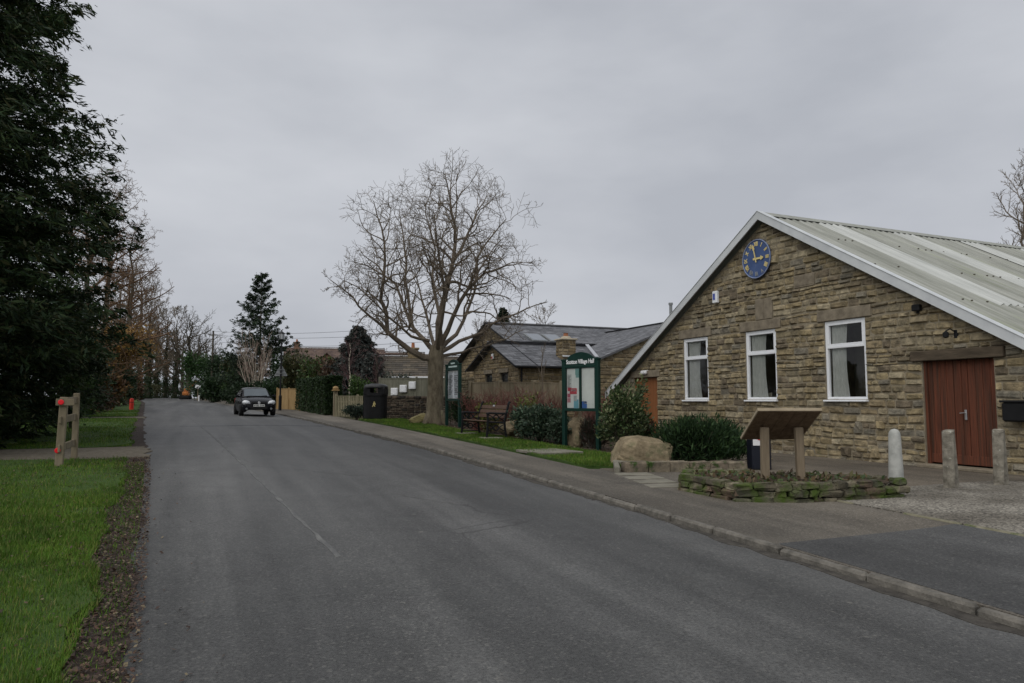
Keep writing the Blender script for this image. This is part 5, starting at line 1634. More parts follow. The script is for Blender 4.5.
# small gable front (faces -X): width 5.6 along Y
SGW = 5.6
def fw(mb, outer, hs, O, U, N, back=.18): flat_wall(mb, outer, hs, O, U, N, back)
hA = [(1.15, 2.05, 1.45, 2.3), (3.05, 3.95, 1.45, 2.3)]
fw(wl_, [(0, -.4), (SGW, -.4), (SGW, EA), (SGW / 2, EA + SGW / 2 * TP), (0, EA)], hA, (0, 0, 0), (0, 1, 0), (-1, 0, 0))
fw(wl_, [(0, -.4), (BW, -.4), (BW, EA), (BW / 2, EA + BW / 2 * TP), (0, EA)], [], (gx, 0, 0), (0, 1, 0), (-1, 0, 0))
fw(wl_, [(0, -.4), (RX, -.4), (RX, EA), (0, EA)], [], (0, 0, 0), (1, 0, 0), (0, -1, 0))
q4(wl_, (0, SGW, -.4), (gx, SGW, -.4), (gx, SGW, EA), (0, SGW, EA))
q4(wl_, (RX, 0, -.4), (RX, BW, -.4), (RX, BW, EA), (RX, BW / 2, EA + BW / 2 * TP), (RX, 0, EA))
q4(wl_, (gx, BW, -.4), (RX, BW, -.4), (RX, BW, EA), (gx, BW, EA))
wl_.mi = 0; rg = rng_(95)
limS = lambda z: (0, SGW) if z < EA else ((z - EA) / TP, SGW - (z - EA) / TP)
limM = lambda z: (0, BW) if z < EA else ((z - EA) / TP, BW - (z - EA) / TP)
stones(wl_, (-.004, 0, 0), (0, 1, 0), (-1, 0, 0), 0, SGW, .3, EA + SGW / 2 * TP - .1, rg, PAL_BUNG, (.12, .2), (.25, .55), (.01, .035), limS, hA + [(1.05, 2.15, 2.3, 2.5), (2.95, 4.05, 2.3, 2.5)])
stones(wl_, (gx - .004, 0, 0), (0, 1, 0), (-1, 0, 0), SGW * .3, BW, 1.2, EA + BW / 2 * TP - .1, rg, PAL_BUNG, (.12, .2), (.25, .55), (.01, .035), limM)
stones(wl_, (0, -.004, 0), (1, 0, 0), (0, -1, 0), 0, 9, .3, EA - .05, rg, PAL_BUNG, (.12, .2), (.25, .55), (.01, .03))
wl_.build('wall', [M_stone, M_mortar], bung)
for (a, b_, c, d) in hA:
    w = MB(); yc, zc = (a + b_) / 2, (c + d) / 2
    for s in (-1, 1):
        w.box((.10, yc + s * (b_ - a - .06) / 2, zc), (.06, .06, d - c - .125)); w.box((.10, yc, zc + s * (d - c - .06) / 2), (.06, b_ - a, .06))
    o = w.build('window', mat('dark_window_frame', (.05, .045, .04), (.07, .06, .055), 4, .5), bung)
    w = MB(); w.box((.12, yc, zc), (.01, b_ - a - .1, d - c - .1)); w.build('pane', M_carglass, o)
    w = MB(); w.box((-.005, yc, d + .1), (.10, b_ - a + .2, .19), None, .01); w.build('lintel', M_lintel, o)
    w = MB(); w.box((-.02, yc, c - .05), (.14, b_ - a + .12, .09), None, .01); w.build('sill', M_lintel, o)
ct, stp = 1 / math.sqrt(1 + TP * TP), TP / math.sqrt(1 + TP * TP)
PS = [(.135, .138, .148), (.155, .158, .168), (.12, .122, .13), (.17, .172, .182)]
rf = MB(); rg = rng_(96); RL = .26
over = .35
nr_ = int((BW / 2 + over) / ct / RL) + 1
OO = Vector((gx - .3, -over, EA - over * TP + .10))
S_ = Vector((0, ct, stp)); N_ = Vector((0, -stp, ct))
slates(rf, OO, (1, 0, 0), S_, N_, nr_, RL, lambda k: (0 if k * RL * ct > over + SGW / 2 + .2 else -gx - .0, RX + .3 - gx + .3), .34, rg, PS)
OB = Vector((gx - .3, BW + over, EA - over * TP + .10))
slates(rf, OB, (1, 0, 0), Vector((0, -ct, stp)), Vector((0, stp, ct)), nr_, RL, lambda k: (0, RX), .6, rg, PS)
# far slope of the small gable
nS = int((SGW / 2 + over) / ct / RL) + 1
slates(rf, Vector((-.3, SGW + over, EA - over * TP + .10)), (1, 0, 0), Vector((0, -ct, stp)), Vector((0, stp, ct)), nS, RL, lambda k: (0, gx + .4 + k * .9), .34, rg, PS)
roofb = rf.build('roof', M_slate, bung)
rc = MB(); zr = EA + BW / 2 * TP + .14
rc.bar((gx - .35, BW / 2, zr), (RX + .3, BW / 2, zr), .24, .09, bev=.03)
zs_ = EA + SGW / 2 * TP + .13; rc.bar((-.35, SGW / 2, zs_), (gx + 2.0, SGW / 2, zs_), .22, .08, bev=.03)
rc.build('ridge_tiles', mat('ridge_grey', (.10, .10, .105), (.15, .15, .155), 4, .8), roofb)
vb = MB()
for (x_, yc, half, za) in ((-.33, SGW / 2, SGW / 2 + over, EA + SGW / 2 * TP), (gx - .33, BW / 2, BW / 2 + over, EA + BW / 2 * TP)):
    for s in (-1, 1):
        vb.prism([(0, .13), (half, .13 - half * TP), (half, .05 - half * TP), (0, .05)], (x_, yc, za), (0, s, 0), (0, 0, 1), (1, 0, 0), .03)
vb.build('bargeboard', M_black, bung)
gt = MB(); gt.tube([(-.3, -over - .02, EA - over * TP + .08), (RX, -over - .02, EA - over * TP + .08)], .06, 8); gt.tube([(.12, -.06, EA - .1), (.12, -.06, .0)], .04, 8)
gt.build('gutter', M_black, bung)
for k in (0, 1):
    cx_, uu = 1.75 + .98 * k, 4.35
    w = MB(); M_ = Matrix((Vector((1, 0, 0)), S_, N_)).transposed()
    w.box(OO + Vector((cx_, 0, 0)) + S_ * uu + N_ * .05, (.82, 1.2, .09), M_, .01); o = w.build('roof_window', M_steelgrey, roofb)
    w = MB(); w.box(OO + Vector((cx_, 0, 0)) + S_ * uu + N_ * .098, (.70, 1.06, .012), M_); 
    gm_ = mat('roof_window_glass', (.30, .32, .34), (.34, .36, .38), 3, .05, spec=1.0, metal=.85); w.build('pane', gm_, o)
ch = MB(); ch.mi = 1; cxx, cyy = 2.75, .85
ch.box((cxx, cyy, EA + .5), (.66, .66, 1.5)); ch.mi = 0; rg = rng_(97)
for O_, U_, N2 in (((cxx - .33, cyy - .334, 0), (1, 0, 0), (0, -1, 0)), ((cxx - .334, cyy - .33, 0), (0, 1, 0), (-1, 0, 0)), ((cxx + .334, cyy - .33, 0), (0, 1, 0), (1, 0, 0))):
    stones(ch, O_, U_, N2, 0, .66, EA + .1, EA + 1.24, rg, PAL_BUNG, (.12, .2), (.22, .45), (.01, .03))
cho = ch.build('chimney', [M_stone, M_mortar], roofb)
b = MB(); b.box((cxx, cyy, EA + 1.28), (.82, .82, .08), None, .03); b.lathe([(.30, EA + 1.32), (.2, EA + 1.42), (.14, EA + 1.44)], 8, (cxx, cyy, 0)); b.build('capstone', mat('pale_capstone', (.36, .31, .23), (.46, .40, .30), 5, .9), cho)
b = MB(); b.lathe([(.12, EA + 1.43), (.10, EA + 1.56), (.12, EA + 1.58)], 10, (cxx, cyy, 0)); b.build('chimney_pot', mat('terracotta_pot', (.30, .12, .06), (.36, .15, .08), 5, .9), cho)
b = MB(); M_ = Matrix((Vector((1, 0, 0)), S_, N_)).transposed()
b.box(Vector((cxx, cyy - .40, EA + .50)), (.74, .14, .03), M_); b.build('lead_flashing', M_flash, cho)
# right wing with its own gable facing the camera side
wx0, wyy, wspan, weave = 2.9, -1.9, 9.4, 2.75
wg = MB(); wg.mi = 1
hW = [(3.0, 4.1, 1.3, 2.5)]
WT = .40
fw(wg, [(0, -.4), (wspan, -.4), (wspan, weave), (wspan / 2, weave + wspan / 2 * WT), (0, weave)], hW, (wx0, wyy, 0), (1, 0, 0), (0, -1, 0))
q4(wg, (wx0, wyy, -.4), (wx0, 0, -.4), (wx0, 0, weave), (wx0, wyy, weave)); q4(wg, (wx0 + wspan, wyy, -.4), (wx0 + wspan, 0, -.4), (wx0 + wspan, 0, weave), (wx0 + wspan, wyy, weave))
wg.mi = 0; rg = rng_(98)
stones(wg, (wx0, wyy - .004, 0), (1, 0, 0), (0, -1, 0), 0, wspan * .75, .6, weave + wspan / 2 * WT - .1, rg, PAL_BUNG, (.12, .2), (.25, .55), (.01, .035),
       lambda z: (0, wspan) if z < weave else ((z - weave) / WT, wspan - (z - weave) / WT), hW + [(2.85, 4.25, 2.5, 2.72)])
wgo = wg.build('wing_wall', [M_stone, M_mortar], bung)
for (a, b_, c, d) in hW:
    w = MB(); w.box((wx0 + (a + b_) / 2, wyy + .10, (c + d) / 2), (b_ - a, .06, d - c)); o = w.build('window', mat('dark_window_frame', (.05, .045, .04)), bung)
    w = MB(); w.box((wx0 + (a + b_) / 2, wyy + .06, (c + d) / 2), (b_ - a - .14, .02, d - c - .14)); w.build('pane', mat('blind_glass', (.30, .34, .36), (.35, .38, .40), 3, .1), o)
    w = MB(); w.box((wx0 + (a + b_) / 2, wyy - .01, d + .11), (b_ - a + .3, .10, .21), None, .01); w.build('lintel', M_lintel, o)
wr = MB(); cw, sw = 1 / math.sqrt(1 + WT * WT), WT / math.sqrt(1 + WT * WT)
nW = int((wspan / 2 + .25) / cw / RL) + 1
for sg_, ox in ((1, wx0 - .25), (-1, wx0 + wspan + .25)):
    slates(wr, Vector((ox, wyy - .12, weave - .25 * WT + .08)), (0, 1, 0), Vector((sg_ * cw, 0, sw)), Vector((-sg_ * sw, 0, cw)), nW, RL, lambda k: (0, 2.6 + k * .62), .34, rg, PS)
wro = wr.build('wing_roof', M_slate, bung)
b = MB()
b.prism([(0, .07), (wspan / 2 + .3, .07 + (wspan / 2 + .3) * WT), (wspan / 2 + .3, -.02 + (wspan / 2 + .3) * WT), (0, -.02)], (wx0 - .3, wyy - .12, weave - .3 * WT + .05), (1, 0, 0), (0, 0, 1), (0, -1, 0), .05)
b.build('verge', mat('verge_slate', (.09, .09, .095), (.13, .13, .135), 5, .8), bung)
b = MB(); b.tube([(wx0 + 4.35, wyy + .9, weave + 1.3), (wx0 + 4.35, wyy + .9, weave + 2.75)], .075, 10); b.lathe([(.10, weave + 2.7), (.10, weave + 2.8)], 10, (wx0 + 4.35, wyy + .9, 0)); b.build('flue', M_steelgrey, wro)
b = MB(); b.bar((wx0 + .0, wyy + .2, weave + .16), (wx0 + 1.6, wyy + 3.9, weave + 1.0), .16, .02); b.build('lead_valley', mat('pale_lead', (.36, .37, .39), (.46, .47, .49), 4, .5), wro)
al2 = thing('alarm_box', 'small white and red alarm box on the small bungalow gable', 'alarm box', (BX - .05, BY + SGW / 2, bz + EA + .55))
b = MB(); b.box((-.03, 0, 0), (.08, .22, .26), None, .02); b.build('case', M_white, al2)
b = MB(); b.box((-.074, 0, -.05), (.008, .14, .10)); b.build('badge', mat('red_badge', (.40, .05, .04), (.45, .06, .05), 4, .5), al2)

# ------------------------------------------------------------------ cottage and houses further back
def small_house(name, label, x, y, rz, w, d, e, tp, wallm, wall_pal, roofm, roof_pal, seed, chim=(), wins=(), brick=False, gab=None, sink=.4):
    t = thing(name, label, 'house', (x, y, G(x, y)), rz); rg = rng_(seed)
    mb = MB(); mb.mi = 1
    H = e + d / 2 * tp
    for X_ in (0, w):
        mb.add([(X_, 0, -sink), (X_, d, -sink), (X_, d, e), (X_, d / 2, H), (X_, 0, e)], [(0, 1, 2, 3, 4)])
    flat_wall(mb, [(0, -sink), (w, -sink), (w, e), (0, e)], [(a, b_, c, q) for a, b_, c, q in wins], (0, 0, 0), (1, 0, 0), (0, -1, 0), .15)
    q4(mb, (0, d, -sink), (w, d, -sink), (w, d, e), (0, d, e))
    mb.mi = 0
    chs, sls, dp = ((.07, .08), (.21, .22), (.004, .008)) if brick else ((.15, .25), (.3, .6), (.01, .04))
    if brick: chs, sls = (.15, .16), (.44, .46)
    stones(mb, (0, -.004, 0), (1, 0, 0), (0, -1, 0), 0, w, .2, e - .02, rg, wall_pal, chs, sls, dp, None, wins)
    stones(mb, (-.004, 0, 0), (0, 1, 0), (-1, 0, 0), 0, d, .2, H - .1, rg, wall_pal, chs, sls, dp, lambda z: (0, d) if z < e else ((z - e) / tp, d - (z - e) / tp))
    mb.build('wall', [wallm, M_mortar], t)
    c_, s_ = 1 / math.sqrt(1 + tp * tp), tp / math.sqrt(1 + tp * tp)
    r = MB(); rowl = .33; n = int((d / 2 + .3) / c_ / rowl) + 1
    for sg_, oy in ((1, -.3), (-1, d + .3)):
        slates(r, Vector((-.25, oy, e - .3 * tp + .08)), (1, 0, 0), Vector((0, sg_ * c_, s_)), Vector((0, -sg_ * s_, c_)), n, rowl, lambda k: (0, w + .5), .5, rg, roof_pal, .02)
    ro = r.build('roof', roofm, t)
    r = MB(); r.bar((-.25, d / 2, H + .1), (w + .25, d / 2, H + .1), .26, .1, bev=.03); r.build('ridge_tiles', roofm, ro)
    for (cx_, cy_, cw_, chh) in chim:
        r = MB(); r.col = wall_pal[0]; r.box((cx_, cy_, H + chh / 2 - .4), (cw_, cw_, chh + .8), None, .02); r.box((cx_, cy_, H + chh + .04), (cw_ + .14, cw_ + .14, .12), None, .02)
        co = r.build('chimney', wallm, ro)
        r = MB(); r.lathe([(.13, H + chh + .08), (.10, H + chh + .45)], 8, (cx_, cy_, 0)); r.build('chimney_pot', mat('terracotta_pot', (.30, .12, .06)), co)
    for (a, b_, c, q) in wins:
        f = MB()
        for s in (-1, 1):
            f.box(((a + b_) / 2 + s * (b_ - a - .07) / 2, .08, (c + q) / 2), (.07, .06, q - c)); f.box(((a + b_) / 2, .083, (c + q) / 2 + s * (q - c - .07) / 2), (b_ - a, .06, .07))
        f.box(((a + b_) / 2, .083, (c + q) / 2), (.05, .05, q - c - .1))
        o = f.build('window', M_upvc, t); f = MB(); f.box(((a + b_) / 2, .10, (c + q) / 2), (b_ - a - .1, .01, q - c - .1)); f.build('pane', M_carglass, o)
    g = MB(); g.tube([(-.2, -.33, e - .3 * tp + .05), (w + .2, -.33, e - .3 * tp + .05)], .06, 6); g.build('gutter', M_upvc, t)
    return t
PR = [(.095, .078, .056), (.08, .068, .05), (.11, .09, .065), (.07, .06, .047)]
small_house('stone_cottage', 'low stone cottage with brown stone roof behind the big bare tree', 10.6, 46.0, R(-14), 10, 5.5, 2.25, .50, M_stone, PAL_BUNG, M_slate, PR, 161,
            chim=[(2.2, 2.75, .7, .55)], wins=[(1.3, 2.4, .9, 1.9), (4.2, 5.3, .9, 1.9)])
PBk = [(.20, .12, .08), (.18, .105, .07), (.23, .135, .09)]
PT_ = [(.11, .075, .06), (.095, .065, .055), (.125, .085, .065)]
hs = small_house('brick_house', 'orange brick house with brown tiled roof far behind the tall hedge', 9.2, 90, R(-8), 12, 8, 4.2, .62, M_brick, PBk, M_slate, PT_, 162, chim=[(1.3, 4.0, .7, .7)], wins=[(1, 2.2, 3.2, 4.4), (7.5, 8.9, 3.2, 4.4)], brick=True)
# projecting gable of the brick house
gb = MB(); gw = 4.6; gx0 = 2.6; ge = 4.0
gb.col = PBk[0]
gb.prism([(0, -.3), (gw, -.3), (gw, ge), (gw / 2, ge + gw / 2 * .75), (0, ge)], (gx0, -1.2, 0), (1, 0, 0), (0, 0, 1), (0, 1, 0), 2.4)
gb.build('front_gable', M_brick, hs)
gr_ = MB(); rg = rng_(163); cg, sg2 = .8, .6
for s_, ox in ((1, gx0 - .25), (-1, gx0 + gw + .25)):
    slates(gr_, Vector((ox, -1.45, ge - .25 * .75 + .06)), (0, 1, 0), Vector((s_ * cg, 0, sg2)), Vector((-s_ * sg2, 0, cg)), 10, .33, lambda k: (0, 4.5), .5, rg, PT_, .02)
gr_.build('gable_roof', M_slate, hs)
small_house('brick_house', 'second far brown roofed house just right of the orange brick gable', 19.5, 96, R(-8), 9, 8, 4.3, .6, M_brick, PBk, M_slate, PT_, 164, chim=[(7.5, 4, .7, .6)], brick=True, wins=[(2, 3.3, 2.6, 3.8)])

# ------------------------------------------------------------------ parked car (front towards the camera, -Y local)
car = thing('parked_car', 'small black hatchback parked against the right kerb facing the camera', 'car', (2.62, 39.8, ROADH(2.7, 39.5)), R(3.0))
def loft(mb, st, n=None, capf=True):
    m_ = len(st[0])
    for s in st:
        mb.v.extend(s)
    for k in range(len(st) - 1):
        for i in range(m_ - 1):
            mb.face((k * m_ + i, k * m_ + i + 1, (k + 1) * m_ + i + 1, (k + 1) * m_ + i))
    mb.face([i for i in range(m_ - 1, -1, -1)]); o = (len(st) - 1) * m_; mb.face([o + i for i in range(m_)])
def sect(y, hw, zb, zt, crown=.03):
    """closed half-round body section from left sill over the top to right sill"""
    P = [(-.86 * hw, zb), (-.97 * hw, zb + .08), (-1.0 * hw, zb + (zt - zb) * .45), (-.985 * hw, zb + (zt - zb) * .75), (-.92 * hw, zt - .05), (-.80 * hw, zt - .005), (-.4 * hw, zt + crown), (0, zt + crown * 1.3)]
    P = P + [(-a, b) for a, b in reversed(P[:-1])]
    return [(a, y, b) for a, b in P]
b = MB()
loft(b, [sect(-1.95, .60, .30, .58, .0), sect(-1.90, .70, .22, .66, .01), sect(-1.75, .77, .18, .74, .02), sect(-1.45, .81, .18, .83, .03), sect(-1.0, .825, .18, .91, .035), sect(-.85, .825, .18, .94, .03), sect(.2, .83, .18, .95, .0), sect(1.2, .83, .18, .97, .0), sect(1.7, .80, .20, .97, .0), sect(1.88, .74, .25, .90, .0), sect(1.93, .68, .32, .80, .0)])
b.build('body', M_carpaint, car, True)
def sec2(y, hw, zb, hr, zt):
    P = [(-hw, zb), (-hw * .97 - 0, zb + (zt - zb) * .3), (-hr - .04, zt - .10), (-hr, zt - .03), (-hr * .6, zt + .005), (0, zt + .02)]
    P = P + [(-a, c) for a, c in reversed(P[:-1])]
    return [(a, y, c) for a, c in P]
b = MB()
loft(b, [sec2(-.98, .70, .93, .66, .955), sec2(-.22, .74, .95, .56, 1.36), sec2(.05, .745, .95, .55, 1.43), sec2(.7, .745, .95, .54, 1.45), sec2(1.35, .73, .95, .52, 1.41), sec2(1.62, .71, .95, .50, 1.30), sec2(1.86, .66, .93, .58, .97)])
b.build('cabin', M_carpaint, car, True)
b = MB(); nW_ = 8
zs = [(-.975, .972, .60), (-.75, 1.085, .585), (-.5, 1.215, .56), (-.27, 1.335, .525)]
for (yy, zz, hw) in zs:
    for i in range(nW_ + 1):
        q = -1 + 2 * i / nW_
        b.v.append((hw * q, yy - .02 + .10 * q * q * .6, zz + .03 - .02 * q * q))
for k in range(3):
    for i in range(nW_):
        b.face((k * 9 + i, k * 9 + i + 1, k * 9 + 10 + i, k * 9 + 9 + i))
b.build('windscreen', mat('sky_reflecting_glass', (.09, .11, .12), (.10, .12, .13), 3, .04, spec=1.0, metal=.55), car, True)
for s in (-1, 1):
    b = MB(); b.prism([(-.62, .99), (1.35, .99), (1.25, 1.30), (.1, 1.35), (-.12, 1.30)], (s * .748, 0, 0), (0, 1, 0), (0, 0, 1), (s * 1, 0, 0), .004)
    for i, v in enumerate(b.v):
        b.v[i] = (v[0] - s * max(0, (v[2] - .99)) * .47 + s * .012, v[1], v[2])
    b.build('side_window', M_carglass, car)
    b = MB(); b.box((s * .90, -.62, 1.0), (.17, .10, .13), None, .035); b.box((s * .82, -.60, .97), (.10, .04, .04)); b.build('door_mirror', M_carpaint, car)
    b = MB(); b.lathe([(.02, .02), (.095, .0), (.115, -.04), (.12, -.10)], 14, (s * .60, -1.86, .66), 'y')
    for i, v in enumerate(b.v):
        b.v[i] = (s * .60 + (v[0] - s * .60) * 1.55, v[1] - 0.0 + abs(v[0] - s * .42) * .30, v[2] + (abs(v[0]) - .6) * .18)
    b.build('headlight', M_lamp, car, True)
    b = MB(); b.lathe([(.05, .0), (.05, -.05)], 10, (s * .58, -1.925, .36), 'y'); b.build('fog_lamp', M_steelgrey, car)
    b = MB(); b.box((s * .70, 1.885, .75), (.16, .08, .30), None, .03); b.build('tail_light', mat('tail_red', (.25, .01, .01), (.3, .015, .015), 4, .2), car)
    for yy in (-1.28, 1.18):
        b = MB(); b.lathe([(.20, -.09), (.285, -.10), (.305, -.06), (.305, .06), (.285, .10), (.20, .09)], 20, (s * .755, yy, .305), 'x'); w = b.build('wheel', M_tyre, car, True)
        b = MB(); b.lathe([(.195, -.085), (.195, .085)], 16, (s * .76, yy, .305), 'x')
        b.build('rim', M_steelgrey, w)
b = MB(); b.box((0, -1.935, .64), (.70, .05, .10), None, .02); b.box((0, -1.965, .40), (.80, .03, .12), None, .01); b.build('grille', M_tyre, car)
b = MB(); b.lathe([(.065, 0), (.065, -.02), (.05, -.026)], 16, (0, -1.955, .65), 'y'); b.build('badge', M_chrome, car)
b = MB(); b.col = (.80, .80, .76); b.box((0, -1.99, .515), (.52, .015, .115), None, .003)
pl = b.build('number_plate', M_paper, car)
b = MB(); b.col = (.04, .04, .04)
for x_ in (-.21, -.145, -.08, -.015, .075, .14, .205):
    b.box((x_, -1.999, .515), (.038, .004, .075))
b.build('characters', M_paper, pl)
b = MB(); b.bar((-.5, -1.0, .985), (.05, -.90, 1.03), .02, .015); b.bar((.05, -1.0, .985), (.5, -.92, 1.02), .02, .015); b.build('wipers', M_tyre, car)

# ------------------------------------------------------------------ trees and hedges along both sides of the road, near to far
def at(u, d):
    """a spot on the ground seen in direction u at axis distance d"""
    x, y = fwd(d, (u - 512) / 720.0 * d)
    return x, y
def base(x, y):
    return (x, y, G(x, y))
# right side gardens
def gconifer(u, d, h, r, cols, lab, seed, name='spruce_tree', nb=170, size=.25, **k):
    x, y = at(u, d)
    return conifer(name, lab, base(x, y), h, lambda q: r * (1 - q) ** .8 * (1 if q > .12 else .75 + 2 * q), int(nb * 2.3), cols, S=13, K=13, size=size, seed=seed, trunk_r=.16, **k)
SP = [(.022, .040, .022), (.030, .052, .028), (.018, .034, .020), (.04, .055, .03)]
BLU = [(.060, .072, .070), (.08, .09, .085), (.048, .058, .056), (.085, .07, .065)]
gconifer(259, 71, 13.2, 5.0, SP, 'tall dark spruce with tiered upswept branches behind the parked car', 201, nb=105, droop=.12, upturn=.42, lat=.24)
gconifer(358, 47, 5.5, 2.7, BLU, 'blue grey conifer behind the picket fence and tall hedge', 202, name='conifer_tree', nb=200, size=.22)
gconifer(372, 44, 3.6, 1.25, BLU, 'smaller blue grey conifer just left of the big bare tree', 203, name='conifer_tree', nb=120, size=.2)
gconifer(503, 62, 8.6, 1.7, SP, 'dark conifer tip showing over the bungalow ridge', 204, name='conifer_tree', nb=110, size=.3)
PU = dict(lvls=3, n=[16, 7, 5], t0=[.1, .1, .1], ls=[.5, .55, .5], ang=(25, 55), wander=.1, up=.12, rmin=.008, tap=.3, seg=.3, lead=.9, ll=.6)
M_purple = mat('purple_brown_twig', (.075, .045, .045), (.13, .08, .075), 4, .95)
x, y = at(350, 41); bare_tree('purple_twigged_tree', 'dense purple brown leafless small tree behind the picket fence', base(x, y), 4.4, 205, PU, M_palebark, M_purple, trunk_r=.07, clear=.25)
x, y = at(377, 42); bare_tree('purple_twigged_tree', 'purple brown leafless bush tree right of the blue grey conifer', base(x, y), 3.9, 206, PU, M_darkbark, M_purple, trunk_r=.06, clear=.15)
GRN = [(.045, .085, .02), (.06, .105, .025), (.035, .07, .018)]
OLV = [(.05, .06, .025), (.07, .075, .03), (.04, .05, .022), (.09, .08, .035)]
DKG = [(.020, .042, .016), (.028, .055, .018), (.016, .034, .014)]
for (nm, u, d, r, h, n, cols, lab, sd) in [
    ('green_bush', 361, 38.5, .85, 2.1, 2600, GRN, 'bright green pointed bush above the black litter bin', 211),
    ('grey_green_bush', 395, 40, 1.0, 2.4, 2200, [(.07, .08, .065), (.05, .06, .045), (.09, .10, .08)], 'grey green bush left of the three white boxes', 212),
    ('garden_bush', 300, 54, 1.6, 4.7, 3600, OLV, 'olive green bush above the left part of the tall hedge', 213),
    ('garden_bush', 317, 50, 1.4, 3.9, 3200, GRN + OLV, 'mid green bush showing over the middle of the tall hedge', 214),
    ('garden_bush', 331, 47, 1.1, 3.5, 2600, [(.08, .045, .03), (.06, .05, .03), (.10, .06, .04)], 'brownish bush over the right end of the tall hedge', 215),
    ('garden_bush', 288, 62, 1.8, 4.4, 2600, DKG, 'dark green bush right of the street lamp above the tan fence', 216),
    ('garden_bush', 275, 60, 1.5, 2.6, 2400, DKG, 'dark bush behind the tan timber fence and lamp post', 217),
    ('clipped_bush', 253, 66, 2.4, 2.3, 4200, [(.014, .028, .012), (.018, .036, .014)], 'wide dark clipped bush directly behind the parked car', 218),
    ('clipped_bush', 237, 74, 1.7, 3.3, 3000, GRN, 'lighter green bush left of the parked car roof', 219),
    ('clipped_bush', 219, 80, 2.1, 3.1, 3600, DKG, 'large rounded dark bush left of the parked car', 220),
    ('clipped_bush', 234, 70, 1.3, 2.2, 2400, DKG, 'small rounded dark bush beside the parked car', 221),
    ('garden_bush', 225, 90, 3.2, 6.3, 4600, DKG, 'tall dark garden bush below the telegraph pole', 222),
    ('garden_bush', 240, 84, 2.6, 5.4, 3800, DKG + OLV, 'dark garden bush left of the pale stemmed tree', 223),
    ('garden_bush', 200, 100, 2.6, 7.0, 4000, [(.03, .07, .02), (.04, .085, .025)], 'ivy green bushy tree at the right of the far oak', 224),
    ('garden_bush', 207, 96, 2.0, 2.6, 2600, DKG, 'dark bush behind the two white boards by the road', 225)]:
    x, y = at(u, d)
    shrub(nm, lab, 'bush', x, y, r, h, n, cols, .16 if d < 45 else (.26 if d < 75 else .36), .5, sd, lump=.3, stems=7)
# pale many stemmed tree
x, y = at(256, 67); rg = rng_(230)
wt = thing('pale_stemmed_tree', 'many stemmed pale barked leafless tree fanning out behind the parked car', 'tree', base(x, y))
tw = MB()
PW = dict(lvls=2, n=[9, 5], t0=[.25, .2], ls=[.32, .5], ang=(15, 38), wander=.06, up=.10, rmin=.012, tap=.3, seg=.4)
for k in range(15):
    a = rg.uniform(0, 6.28); sp = rg.uniform(.05, .50); L = rg.uniform(4.8, 6.4)
    mb = MB(); d = Vector((math.cos(a) * sp, math.sin(a) * sp, 1)).normalized(); p = Vector((rg.uniform(-.25, .25), rg.uniform(-.25, .25), -.1))
    pts = [p]; rad = [.055]
    for i in range(7):
        d = (d + Vector((rg.gauss(0, .04) + math.cos(a) * .02, rg.gauss(0, .04) + math.sin(a) * .02, .03))).normalized(); p = p + d * L / 7; pts.append(p); rad.append(.055 - .043 * (i + 1) / 7)
    mb.tube(pts, rad, 6, False); mb.build('stem', M_palebark, wt)
    limb_kids(tw, pts, rad, L, 0, rg, PW, .35)
tw.build('twigs', mat('pale_twig', (.22, .16, .13), (.32, .25, .20), 4, .9), wt)

# leafless trees: a few kinds, each built once, then copied
PO = dict(lvls=3, n=[13, 8, 6], t0=[.2, .2, .15], ls=[.80, .55, .5], ang=(35, 65), wander=.17, up=.06, rmin=.022, tap=.3, seg=.7, lead=.78, ll=.62, fat=1.8)
PS_ = dict(lvls=3, n=[17, 8, 6], t0=[.2, .2, .15], ls=[.62, .52, .5], ang=(28, 58), wander=.14, up=.09, rmin=.024, tap=.3, seg=.6, lead=.9, ll=.52, fat=1.6)
PLR = dict(lvls=3, n=[40, 11, 8], t0=[.15, .15, .1], ls=[.62, .36, .5], ang=(55, 85), wander=.09, up=.015, rmin=.010, tap=.3, seg=.4, lead=1.0, ll=.50)
x, y = at(189, 112); oak = bare_tree('oak_tree', 'angular leafless oak with thick dark limbs at the far end of the road', base(x, y), 15.5, 240, PO, M_darkbark, M_darkbark, 'leafless trees at the far road end', .42, .22)
x, y = at(176, 118); slim = bare_tree('leafless_tree', 'ivy clad leafless tree just left of the far oak', base(x, y), 15, 241, PS_, M_darkbark, M_twig, 'leafless trees at the far road end', .30, .2, ivy=1500)
for (u, d, sc, rz, src, lab) in [(166, 125, 1.05, 2.0, slim, 'second ivy clad leafless tree left of the far oak'), (157, 122, 1.12, 4.1, slim, 'ivy clad leafless tree standing where the road meets the skyline'),
                                 (148, 112, 1.2, 1.0, slim, 'leafless tree left of where the road meets the skyline'), (139, 100, 1.15, 5.2, slim, 'leafless ivy tree behind the red marker post'),
                                 (128, 90, 1.15, 3.3, slim, 'leafless ivy tree left of the red marker post'), (183, 150, 1.1, .7, oak, 'smaller distant leafless oak seen between two ivy clad trees'), (205, 140, .95, 3.7, oak, 'distant leafless oak right of the big far oak'),
                                 (150, 150, 1.05, 2.9, oak, 'distant leafless oak behind the ivy clad trees'), (118, 78, .95, 4.6, slim, 'leafless ivy tree near the golden leaved tree on the left')]:
    x, y = at(u, d); dup(src, base(x, y), rz, sc, lab, 'leafless trees at the far road end')
